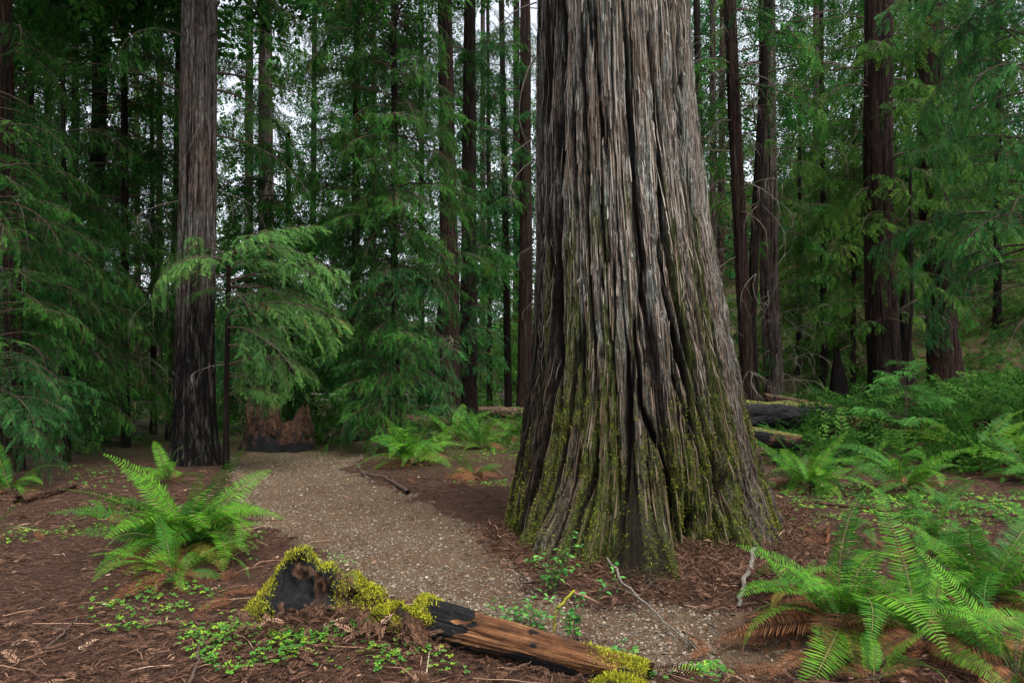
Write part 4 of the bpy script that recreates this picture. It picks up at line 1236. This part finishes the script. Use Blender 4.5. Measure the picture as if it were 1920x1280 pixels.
def mound(name, label, base, rx, ry, h, seed, n, cat, az=0, mat=None, char=.3, mossv=.9):
    """a rounded, crumbling lump of rotten wood thick with moss"""
    t = thing(name, label, cat, base, az)
    A, S = np.meshgrid(np.linspace(0, 2 * PI, 72, endpoint=False), np.linspace(0, 1, 36))
    r = np.cos(S * PI / 2) ** .7 * (1 + .35 * (vnoise(A / (2 * PI) * 9, S * 3, seed, 9) - .5))
    r = r * (1 + .30 * (vnoise(A / (2 * PI) * 23, S * 9, seed + 5, 23) - .5))
    Z_ = h * np.sin(S * PI / 2) * (1 + .3 * (vnoise(A / (2 * PI) * 7, S * 4, seed + 1, 7) - .5)) - .1 * (1 - S) + .30 * h * (fbm(r * np.cos(A) * 3.3 + 9, r * np.sin(A) * 3.3 + 5, seed + 6, 4) - .5) * S
    V = np.stack([rx * r * np.cos(A), ry * r * np.sin(A), Z_], -1).reshape(-1, 3)
    I = np.arange(72 * 36).reshape(36, 72); J = np.roll(I, -1, 1)
    Q = np.stack([I[:-1], J[:-1], J[1:], I[1:]], -1).reshape(-1, 4)
    link('wood', mesh_np('wood', V, [Q], [mat or M_ROT], True, {'char': np.full(len(V), char), 'moss': np.clip(V[:, 2] / h, 0, 1) * mossv * .55}), t)
    moss_part(t, surf_verts(V, lambda V: (V[:, 2] > h * .35) & (fbm(V[:, 0] * 11 + 4, V[:, 1] * 11 + V[:, 2] * 9, seed, 3) > .50), .010), int(n * 2.2), seed, (.006, .017))
    return t


p1 = on_ground(655, 1165)
mound('mossy_wood_chunk', 'ridge of rotten wood under yellow moss, right beside the charred stump', p1 + Vector((.0, .1, 0)), .27, .13, .24, 94, 3400, 'log', R(-18))
p2 = on_ground(752, 1195)
mound('mossy_wood_chunk', 'rounded mossy lump of wood joining the bare orange log', p2 + Vector((.0, .05, 0)), .25, .13, .17, 95, 3200, 'log', R(-12))
p3 = on_ground(1165, 1292)
mound('mossy_wood_chunk', 'moss-covered wood at the bottom edge where the orange log ends', p3, .22, .08, .06, 96, 1800, 'log', R(-15))

# logs right of the giant
zero = lambda v: (lambda s, t: v + 0 * s)
log_obj('fallen_log', 'big hollow dark log behind the giant\'s right foot with a mossy rim', at(1352, 780, 15.5), at(1545, 778, 17.5), .42, .30, M_ROT, zero(.8),
        lambda s, t: .62 * sstep(t, .55, .9) + 0 * s, 101, rough=.16, hollow=True, cols=90)
log_obj('fallen_log', 'mossy plank-thin log lying along the top of the hollow one', at(1430, 744, 16.8), at(1640, 778, 18.5), .10, .09, M_ROT, zero(.3), lambda s, t: .55 * sstep(t, .1, .8) + 0 * s, 102)
log_obj('fallen_log', 'lower log with a moss stripe, just in front of the big hollow one', at(1375, 812, 14.0), at(1500, 828, 13.4), .20, .15, M_ROT, zero(.55), lambda s, t: .62 * sstep(t, .4, .8) + 0 * s, 103, rough=.14)
log_obj('fallen_log', 'long crumbling log under green cover leading right from the hollow one', at(1540, 800, 16.6), at(1760, 812, 15.5), .26, .20, M_ROT, zero(.2), lambda s, t: .6 * sstep(t, .1, .8) + 0 * s, 104, rough=.2)
log_obj('fallen_log', 'dark log resting on the dirt bank at the right edge of the photo', at(1820, 722, 30), at(1990, 706, 28), .20, .22, M_ROT, zero(.6), lambda s, t: .3 * (t > .4) + 0 * s, 105)
log_obj('fallen_log', 'reddish log lying across the clearing just left of the giant', at(893, 773, 33), at(1010, 775, 33), .30, .32, M_ROTY, zero(.12), lambda s, t: .2 * (t > .4) + 0 * s, 106)
log_obj('fallen_log', 'dark log on the ground behind the curtain-like young redwood', at(690, 790, 24), at(830, 793, 26), .26, .28, M_ROT, zero(.4), lambda s, t: .3 * (t > .4) + 0 * s, 107)
log_obj('fallen_log', 'long dark log where the path turns away behind the trees', at(600, 825, 19), at(740, 806, 22), .20, .20, M_ROT, zero(.45), lambda s, t: .2 * (t > .4) + 0 * s, 108)
log_obj('fallen_branch', 'thick fallen limb on the shady ground at the left edge', on_ground(35, 945) + Vector((0, 0, .05)), on_ground(140, 915) + Vector((0, 0, .06)), .075, .05, M_ROT, zero(.1), zero(.1), 109, cat='branch')
log_obj('fallen_branch', 'long thin limb lying across the red duff towards the right edge', on_ground(1530, 948) + Vector((0, 0, .04)), on_ground(1960, 978) + Vector((0, 0, .04)), .020, .034, M_ROT, zero(.1), zero(.05), 110, cat='branch', sag=.03)

# pointed black snag on the right and the big broken stump on the left
b = Vector(((1571 - HX) / F * 22.5, 22.5, 0)); b.z = gz(b.x, b.y)
t = thing('pointed_snag', 'short black pointed snag standing alone on the slope right of the logs', 'snag', b)
hgt = at(1567, 650, b.y).z - b.z
link('wood', trunk_mesh('snag', [(0, 0, -.3), (-.02, 0, hgt * .5), (-.08, 0, hgt)], .42, .015, M_BARK_DARK, 210, 80, 90, flare=.18, bark=.07, k=.4, moss=.15, burn=.9, flute=.12), t)
b = on_ground(508, 846)
ragged_stump('broken_stump', 'broad broken old stump beyond the path bend under the arching sprays', b + Vector((0, .5, 0)), .85, .6, .95, M_ROT, 120,
    lambda A: .38 + .75 * vnoise(A * 2.6 + 30, A * 0, 121) + .25 * vnoise(A * 9 + 3, A * 0, 124) + .15 * np.cos(A - R(200)), charf=lambda A, s, c: .65 * (1 - s) + .15 + 0 * A, mossf=lambda A, s, c: .35 * s + 0 * A)
b = on_ground(578, 832)
ragged_stump('small_stump', 'small tan chunk of stump beside the broad broken one', b, .16, .16, .52, M_ROTY, 130, lambda A: .9 + .2 * np.cos(A), charf=lambda A, s, c: .0 * A, mossf=lambda A, s, c: .1 * s + 0 * A, cols=60, rows=40)
b = on_ground(1000, 768)
ragged_stump('small_stump', 'burnt jagged stump by the reddish trunk just left of the giant', b + Vector((-.3, 0, 0)), .5, .45, 2.6, M_BARK_RED and M_ROTY, 133, lambda A: .6 + .55 * vnoise(A * 2.2 + 7, A * 0, 122), charf=lambda A, s, c: .75 * sstep(np.cos(A + R(90)), .6, .9), mossf=lambda A, s, c: 0 * A)

# ------------------------------------------------------------------ split-rail fence far back
M_RAIL = twig_mat('weathered_rail', (.13, .12, .11), (.30, .28, .26))
b0 = at(500, 760, 44); b1 = at(1000, 752, 50)
t = thing('rail_fence', 'grey split-rail fence across the clearing behind the trees', 'fence', (b0.x, b0.y, gz(b0.x, b0.y)))
n = 8
P = [b0.lerp(b1, i / n) for i in range(n + 1)]
for p in P: p.z = gz(p.x, p.y)
for i in range(n + 1):
    g = Geo(); g.tube([(0, 0, -.2), (0, 0, .7), (.01, 0, 1.35)], [.09, .085, .07], 7); link('post', g.mesh('post', [M_RAIL]), t, P[i] - P[0])
    if i < n:
        for k in range(3):
            z = .35 + .38 * k; a = P[i] - P[0] + Vector((0, -.02, z + random.uniform(-.03, .03))); c = P[i + 1] - P[0] + Vector((0, .02, z + random.uniform(-.05, .05)))
            g = Geo(); g.tube([(0, 0, 0), (c - a) * .5 + Vector((0, 0, -.02)), c - a], [.05, .06, .045], 6); link('rail', g.mesh('rail', [M_RAIL]), t, a)

# ------------------------------------------------------------------ single sticks
def stick(label, pts, r0, r1, mat, name='fallen_stick', twigs=0, seed=1):
    rr = random.Random(seed); p0 = Vector(pts[0]); g = Geo()
    pl = [Vector(p) - p0 for p in pts]; n = 14; out = []
    for i in range(n + 1):
        q = i / n * (len(pl) - 1); k = min(int(q), len(pl) - 2)
        v = pl[k].lerp(pl[k + 1], q - k) + Vector([rr.uniform(-1, 1) * .012 for _ in range(3)]) * (1 + r0 * 10)
        out.append(v)
    g.tube(out, [r0 + (r1 - r0) * i / n for i in range(n + 1)], 7)
    t = thing(name, label, 'branch', p0)
    link('wood', g.mesh('stick', [mat], True), t)
    for j in range(twigs):
        p = out[rr.randrange(2, n)]
        link('twig', rr.choice(BARE), t, p, (rr.uniform(-.5, .5), rr.uniform(-.9, .3), rr.uniform(0, 6.28)), rr.uniform(.12, .3))
    return t


og = on_ground
U = lambda z: Vector((0, 0, z))
stick('dark curved branch lying on the right edge of the path', [og(676, 893) + U(.06), og(720, 899) + U(.05), og(745, 912) + U(.04), og(765, 928) + U(.03)], .018, .032, M_TWIG, seed=2, twigs=2)
stick('pale twig sticking up at the end of the dark curved branch', [og(690, 896), at(662, 862, og(690, 896).y + .1)], .008, .004, M_PALE, seed=3)
p = og(1160, 1105)
stick('long thin pale branch leaning from the giant\'s toe down over the path', [at(1140, 1045, 5.35), at(1175, 1100, 5.05), at(1250, 1170, 4.6), at(1325, 1236, 4.12)], .010, .005, M_PALE, seed=4, twigs=2)
stick('broken pale stick standing in the litter right of the giant\'s toe', [og(1384, 1140), at(1398, 1080, 5.1), at(1417, 1018, 5.25)], .016, .020, M_PALE, seed=5)
stick('reddish splinter of bark upright among the clover right of the giant', [og(1550, 1022), at(1553, 980, 6.9)], .018, .006, M_FERN_DEAD, seed=6)
stick('yellow lichen-covered twig standing by the low bright shrub', [og(1035, 1205), at(1045, 1140, 4.35), at(1075, 1105, 4.4)], .006, .010, M_MOSS, seed=7)
stick('forked twig on the bare duff at the lower left', [og(80, 1225) + U(.03), og(125, 1195) + U(.04), og(145, 1160) + U(.03)], .008, .005, M_TWIG, seed=8, twigs=1)
stick('bent twig beside the sorrel at the bottom left of the stump', [og(355, 1290) + U(.04), og(372, 1255) + U(.05), og(372, 1215) + U(.04)], .009, .006, M_TWIG, seed=9)
stick('fine arching twig at the bottom edge below the orange log', [og(955, 1270) + U(.02), at(1005, 1232, 3.9), og(1060, 1262) + U(.02)], .004, .003, M_TWIG, seed=10)

# dead branches that grow from the giant's left side
for (px, py, ex, ey, s) in [(1006, 5, 925, 90, 2), (1004, 108, 880, 240, 3), (1004, 300, 928, 345, 4), (1000, 462, 968, 478, 1), (1003, 260, 925, 330, 0), (1003, 560, 978, 575, 5)]:
    a = at(px, py, GY - .1); c = at(ex, ey, GY - .3); dv = c - a
    o = link('bare_branch', BARE[s], giant, a - Vector((GX, GY, 0)), dv.to_track_quat('X', 'Z').to_euler(), dv.length * 1.1)

# ------------------------------------------------------------------ ground cover
def inpoly(rg, poly, n, zfun=True):
    P = np.array([flat(*p) for p in poly]); lo, hi = P.min(0), P.max(0); out = []
    tot = 0
    while tot < n:
        q = rg.uniform(lo, hi, (n * 2, 2)); q = q[poly_sd(q[:, 0], q[:, 1], P) < 0]; out.append(q); tot += len(q)
        if len(out) > 60: break
    q = np.concatenate(out)[:n]
    return q[:, 0], q[:, 1]


def trunk_clear(x, y):
    return np.hypot(x - GX, y - GY) > 1.45


rg = np.random.default_rng(12)
# path gravel
TVp = np.array([(1, 0, 0), (.3, .9, .05), (-.8, .5, 0), (-.9, -.4, 0), (.2, -.9, .05), (.1, .05, .62)])
TFp = [np.array([(0, 1, 5), (1, 2, 5), (2, 3, 5), (3, 4, 5), (4, 0, 5)])]
n = 110000
y = 3.6 + (17 - 3.6) * rg.random(n) ** 1.5; x = rg.uniform(-.42, .30, n) * y * 1.0
x = np.where(rg.random(n) < .12, rg.uniform(0, 3, n), x)
sdp = -poly_sd(x, y, PATH) + .45 * (fbm(x * 2.4, y * 2.4, 4, 3) - .5)
keep = (sdp > -.02) & (rg.random(n) < .25 + .75 * fbm(x * 1.3, y * 1.3, 14, 3)) & trunk_clear(x, y)
x, y = x[keep], y[keep]; n = len(x)
sc = np.exp(rg.normal(math.log(.0062), .45, n)) * (1 + y * .05); sc = np.minimum(sc, .022)
pos = np.stack([x, y, ground(x, y) + sc * .1], -1)
M = rotm(rg.normal(0, .3, n), rg.normal(0, .3, n), rg.uniform(0, 6.28, n)) * sc[:, None, None]
g = Geo(); g.scatter(TVp, TFp, pos, M, np.clip(rg.beta(1.5, 3.0, n), 0, 1))
tag(link('path_gravel', g.mesh('path_gravel', [M_PEBBLE])), kind='stuff')
print('gravel', n)

# needle and twig litter
TVl = np.array([(0, 0, 0), (.45, .5, .06), (1, 0, 0), (.55, -.5, .06)]) * np.array([1, .075, 1])
TFl = [np.array([(0, 1, 2, 3)])]
n = 170000
y = 3.2 + (15 - 3.2) * rg.random(n) ** 1.7; x = rg.uniform(-.80, .80, n) * y
pm = -poly_sd(x, y, PATH) + .6 * (fbm(x * 2.4, y * 2.4, 4, 3) - .5)
keep = ((pm < .05) | (rg.random(n) < .06 + .5 * sstep(fbm(x * 1.7, y * 1.7, 36, 3), .55, .7)))
x, y = x[keep], y[keep]; n = len(x)
ln = np.exp(rg.normal(math.log(.034), .55, n)) * (1 + y * .03)
pos = np.stack([x, y, ground(x, y) + rg.uniform(.002, .02, n)], -1)
M = rotm(rg.normal(0, .9, n), rg.normal(0, .16, n), rg.uniform(0, 6.28, n)) * ln[:, None, None]
g = Geo(); g.scatter(TVl, TFl, pos, M, np.clip(rg.beta(2.0, 2.6, n), 0, 1))
# fallen sprays, feathery and brown
FS, FF = needle_spray(7, .5, .16, .022, 9)
n = 9000
y = 3.3 + 8 * rg.random(n) ** 1.4; x = rg.uniform(-.8, .8, n) * y
pm = -poly_sd(x, y, PATH); dens = sstep(fbm(x * .9, y * .9, 33, 3), .40, .6)
dens = np.maximum(dens * .5, np.exp(-((x - 2.2) ** 2 + (y - 5.4) ** 2) / 1.2)); dens = np.maximum(dens, np.exp(-(((x + 1.0) / .9) ** 2 + ((y - 4.1) / .55) ** 2)))
keep = (pm < 0) & (rg.random(n) < dens); x, y = x[keep], y[keep]; n = len(x)
pos = np.stack([x, y, ground(x, y) + .015], -1)
M = rotm(rg.normal(0, .35, n), rg.normal(-.05, .25, n), rg.uniform(0, 6.28, n)) * rg.uniform(.12, .30, n)[:, None, None]
g.scatter(FS, FF, pos, M, np.clip(rg.normal(.62, .14, n), 0, .95))
LV = np.array([(0, 0, 0), (.3, -.17, .05), (.35, 0, 0), (.3, .17, .06), (.7, -.15, .02), (.72, 0, -.02), (.7, .15, .03), (1, 0, .05)])
LF = [np.array([(0, 1, 2), (0, 2, 3), (4, 7, 5), (5, 7, 6)]), np.array([(1, 4, 5, 2), (2, 5, 6, 3)])]
n = 1500
y = 3.3 + 9 * rg.random(n) ** 1.3; x = rg.uniform(-.8, .8, n) * y
pos = np.stack([x, y, ground(x, y) + .015], -1)
M = rotm(rg.normal(0, .6, n), rg.normal(0, .3, n), rg.uniform(0, 6.28, n)) * rg.uniform(.02, .06, n)[:, None, None]
g.scatter(LV, LF, pos, M, np.clip(rg.normal(.80, .14, n), 0, 1))
tag(link('needle_litter', g.mesh('needle_litter', [M_LITTER])), kind='stuff')

# scattered thin twigs
n = 700; g = Geo(); rr = random.Random(8)
for i in range(n):
    yy = 3.4 + 9 * rr.random() ** 1.4; xx = rr.uniform(-.8, .8) * yy
    if not trunk_clear(xx, yy) or (poly_sd(np.array([xx]), np.array([yy]), PATH)[0] < 0 and rr.random() < .8): continue
    L_ = rr.uniform(.08, .5); a = rr.uniform(0, 6.28); zz = gz(xx, yy) + .012; c = rr.uniform(-.5, .5)
    pts = [Vector((xx + math.cos(a + c * q) * L_ * q, yy + math.sin(a + c * q) * L_ * q, zz + .03 * math.sin(PI * q) * rr.random())) for q in (0, .25, .5, .75, 1)]
    r_ = rr.uniform(.0018, .0048); g.tube(pts, [r_, r_, r_ * .9, r_ * .7, r_ * .4], 4, rr.uniform(.3, 1) ** .8)
tag(link('fallen_twigs', g.mesh('fallen_twigs', [M_LITTER])), kind='stuff')

# redwood sorrel: three heart-shaped leaflets on a stalk
V = []; Fq = []
for k in range(3):
    a = 2 * PI * k / 3; ca, sa = math.cos(a), math.sin(a); b0_ = len(V)
    for (px_, py_, pz_) in ((.05, 0, 0), (.6, .48, .08), (1.0, .34, .02), (.86, 0, -.05), (1.0, -.34, .02), (.6, -.48, .08)):
        V.append((px_ * ca - py_ * sa, px_ * sa + py_ * ca, pz_))
    Fq += [(b0_, b0_ + 1, b0_ + 2, b0_ + 3), (b0_, b0_ + 3, b0_ + 4, b0_ + 5)]
TVc = np.array(V); TFc = [np.array(Fq)]
g = Geo()
PATCH = [([(170, 1110), (300, 1085), (430, 1110), (420, 1150), (330, 1180), (190, 1195), (150, 1150)], 420, .022),
         ([(340, 1180), (440, 1155), (470, 1190), (640, 1190), (820, 1230), (900, 1279), (420, 1290), (330, 1240)], 900, .020),
         ([(120, 960), (230, 950), (250, 1000), (130, 1010)], 160, .02), ([(480, 1060), (500, 1000), (440, 1000), (420, 1050)], 120, .02),
         ([(560, 1020), (680, 1050), (640, 1065), (560, 1045)], 100, .014),
         ([(700, 880), (980, 865), (975, 820), (880, 790), (720, 840)], 1700, .035), ([(850, 905), (960, 900), (960, 925), (900, 930)], 160, .025),
         ([(1450, 935), (1620, 930), (1640, 1000), (1480, 1010)], 420, .022), ([(1600, 930), (1920, 925), (1920, 985), (1650, 990)], 1500, .030), ([(1450, 910), (1700, 900), (1900, 1010), (1560, 1020)], 1100, .026), ([(150, 940), (260, 930), (330, 990), (180, 1030)], 300, .022), ([(420, 1180), (700, 1180), (860, 1250), (500, 1285)], 500, .02),
         ([(1440, 880), (1920, 860), (1920, 790), (1750, 770), (1500, 830)], 3000, .04), ([(1200, 1270), (1340, 1240), (1400, 1290), (1200, 1290)], 120, .02),
         ([(0, 1005), (120, 985), (150, 1010), (0, 1030)], 120, .02), ([(100, 870), (300, 880), (280, 920), (120, 920)], 250, .03)]
for poly, n, s in PATCH:
    x, y = inpoly(rg, poly, int(n * 1.9)); k = (fbm(x * 4.5, y * 4.5, 44, 3) > .56) | (rg.random(len(x)) < .16); x, y = x[k], y[k]; n = len(x)
    if n == 0: continue
    pos = np.stack([x, y, ground(x, y) + rg.uniform(.02, .055, n)], -1)
    M = rotm(rg.normal(0, .3, n), rg.normal(0, .3, n), rg.uniform(0, 6.28, n)) * (s * .78 * rg.uniform(.5, 1.25, n))[:, None, None]
    g.scatter(TVc, TFc, pos, M, np.clip(rg.beta(1.4, 1.7, n), 0, 1))
tag(link('sorrel_ground_cover', g.mesh('sorrel_ground_cover', [M_CLOVER])), kind='stuff')

# loose low brush on the slope right of the giant and along the far ground
g = Geo(); TVb, TFb = needle_spray(6, .5, .18, .028, 12)
x = []; y = []
for poly, n in (([(1440, 850), (1560, 815), (1740, 820), (1960, 800), (1960, 900), (1760, 900), (1600, 890), (1450, 880)], 1900),):
    a_, b_ = inpoly(rg, poly, n); x.append(a_); y.append(b_)
yy = rg.uniform(16, 62, 9000); xx = rg.uniform(-.85, .9, 9000) * yy
cl = fbm(xx * .25, yy * .25, 55, 3) + .12 * (xx > 8) + .05 * (yy > 30) + .10 * ((xx < -2) & (yy < 34)); k = (rg.random(9000) < sstep(cl, .42, .66)) & (poly_sd(xx, yy, PATH) > .3) & ~((xx > 4) & (yy > 15) & (yy < 31) & (rg.random(9000) < .85)); x.append(xx[k]); y.append(yy[k])
yh = rg.uniform(26, 78, 5200); xh = yh * rg.uniform(.22, .85, 5200); k = fbm(xh * .4, yh * .4, 57, 3) > .42; x.append(xh[k]); y.append(yh[k])
x = np.concatenate(x); y = np.concatenate(y); n = len(x)
zz = ground(x, y); s = rg.uniform(.5, 1.1, n) * (1 + y * .022)
pos = np.stack([x, y, zz + rg.uniform(.02, .35, n) * s], -1)
M = rotm(rg.normal(0, .5, n), rg.normal(-.15, .45, n), rg.uniform(0, 6.28, n)) * s[:, None, None]
g.scatter(TVb, TFb, pos, M, np.clip(rg.normal(.5, .25, n), 0, 1))
tag(link('low_undergrowth', g.mesh('low_undergrowth', [M_NEEDLE_WARM])), kind='stuff')
print('objects', len(bpy.data.objects))

# ------------------------------------------------------------------ tangles of loose fronds and bark litter
def frond_arrays(me):
    V = np.empty(len(me.vertices) * 3, np.float32); me.vertices.foreach_get('co', V)
    L_ = np.empty(len(me.loops), np.int32); me.loops.foreach_get('vertex_index', L_)
    st_ = np.empty(len(me.polygons), np.int32); me.polygons.foreach_get('loop_start', st_)
    tt_ = np.empty(len(me.polygons), np.int32); me.polygons.foreach_get('loop_total', tt_)
    return V.reshape(-1, 3), [np.array([L_[a:a + 3] for a in st_[tt_ == 3]]), np.array([L_[a:a + 4] for a in st_[tt_ == 4]])]


def scatter_fronds(name, keys, mat, spots, seed, size=(.35, .8), tiltlow=-.1):
    rg = np.random.default_rng(seed); g = Geo()
    x = np.array([p[0] for p in spots]); y = np.array([p[1] for p in spots]); n = len(x)
    which = rg.integers(0, len(keys), n)
    for k, me in enumerate(keys):
        i = which == k; m_ = int(i.sum())
        if not m_: continue
        TV, TF = frond_arrays(me)
        pos = np.stack([x[i], y[i], ground(x[i], y[i]) + .03], -1)
        M = rotm(rg.normal(0, .5, m_), rg.normal(tiltlow, .2, m_), rg.uniform(0, 6.28, m_)) * rg.uniform(*size, m_)[:, None, None]
        g.scatter(TV, TF, pos, M, np.clip(rg.normal(.5, .2, m_), 0, 1))
    return tag(link(name, g.mesh(name, [mat])), kind='stuff')


rg = np.random.default_rng(99)


def spots_in(polys):
    out = []
    for poly, n in polys:
        a_, b_ = inpoly(rg, poly, n); out += list(zip(a_, b_))
    return out


scatter_fronds('dead_frond_litter', [m_ for a_ in ('dead', 'flop') for m_ in FROND[1, a_, 'd']], M_FERN_DEAD,
    spots_in([([(1230, 1255), (1420, 1190), (1560, 1150), (1900, 1130), (1960, 1290), (1250, 1290)], 90), ([(1440, 1000), (1900, 990), (1920, 1120), (1500, 1120)], 34),
              ([(1440, 870), (1920, 860), (1920, 960), (1460, 960)], 40), ([(150, 1120), (460, 1060), (480, 1130), (300, 1160)], 12), ([(700, 900), (960, 890), (960, 930), (820, 940)], 10),
              ([(0, 940), (200, 930), (220, 1010), (0, 1030)], 8)]), 5, (.25, .6), .05)
scatter_fronds('loose_green_fronds', [m_ for a_ in ('arch', 'low', 'flop', 'mid') for m_ in FROND[1, a_, 'g']], M_FERN,
    spots_in([([(1440, 840), (1930, 820), (1930, 950), (1460, 940)], 260), ([(1560, 960), (1930, 960), (1930, 1080), (1600, 1090)], 40), ([(1640, 1100), (1940, 1080), (1950, 1280), (1650, 1280)], 22),
              ([(720, 850), (975, 835), (975, 800), (840, 800)], 45)]), 6, (.35, .8), -.1)

# shredded bark and needles heaped against the giant's foot
n = 42000
an = rg.uniform(R(-185), R(30), n); rr_ = rg.normal(0, .22, n)
ro = g_rad(np.zeros(n)) + np.interp(np.degrees((an + PI) % (2 * PI) - PI), ba, bv) * .9
rad_ = ro + np.abs(rr_) * 1.1 - .10
x = g_center(0.0) + rad_ * np.cos(an); y = GY + rad_ * np.sin(an)
heap = np.clip(.10 - .28 * np.abs(rr_), 0, 1) * (.4 + 1.2 * fbm(x * 3, y * 3, 91, 3))
x2 = rg.normal(1.95, .42, 16000); y2 = rg.normal(5.55, .42, 16000)
x = np.concatenate([x, x2]); y = np.concatenate([y, y2]); heap = np.concatenate([heap, np.full(16000, .0)]); n = len(x)
ln = np.exp(rg.normal(math.log(.038), .55, n))
pos = np.stack([x, y, ground(x, y) + heap * rg.random(n) + rg.uniform(.0, .03, n)], -1)
M = rotm(rg.normal(0, .9, n), rg.normal(0, .35, n), rg.uniform(0, 6.28, n)) * ln[:, None, None] * np.array([1, 1.2, 1])[None, None, :]
g = Geo(); g.scatter(TVl, TFl, pos, M, np.clip(rg.beta(2.2, 2.2, n), 0, 1))
# the same litter lying over the rotten wood in the foreground
for (cx_, cy_, sx_, sy_, m_) in ((sb.x + .02, sb.y + .0, .26, .09, 5000), (p1.x, p1.y - .02, .25, .08, 3500), (p2.x, p2.y - .02, .22, .07, 3000)):
    x = rg.normal(cx_, sx_, m_); y = rg.normal(cy_, sy_, m_)
    pos = np.stack([x, y, ground(x, y) + .10 * rg.random(m_) * np.exp(-((x - cx_) / sx_) ** 2)], -1)
    M = rotm(rg.normal(0, .9, m_), rg.normal(0, .5, m_), rg.uniform(0, 6.28, m_)) * np.exp(rg.normal(math.log(.04), .5, m_))[:, None, None]
    g.scatter(TVl, TFl, pos, M, np.clip(rg.beta(2.2, 2.6, m_), 0, 1))
    k_ = 160; x = rg.normal(cx_, sx_, k_); y = rg.normal(cy_ - .02, sy_, k_)
    M = rotm(rg.normal(0, .6, k_), rg.normal(.2, .5, k_), rg.uniform(0, 6.28, k_)) * rg.uniform(.10, .26, k_)[:, None, None]
    g.scatter(FS, FF, np.stack([x, y, ground(x, y) + .12 * rg.random(k_)], -1), M, np.clip(rg.normal(.6, .16, k_), 0, .95))
tag(link('bark_litter', g.mesh('bark_litter', [M_LITTER])), kind='stuff')
tot = 0; seen_ = set()
for o_ in bpy.data.objects:
    if o_.type == 'MESH' and o_.data.name not in seen_:
        seen_.add(o_.data.name); tot += sum(len(p_.vertices) - 2 for p_ in o_.data.polygons) if len(o_.data.polygons) < 0 else len(o_.data.loops) - 2 * len(o_.data.polygons)
print('unique tris', tot, 'objects', len(bpy.data.objects))
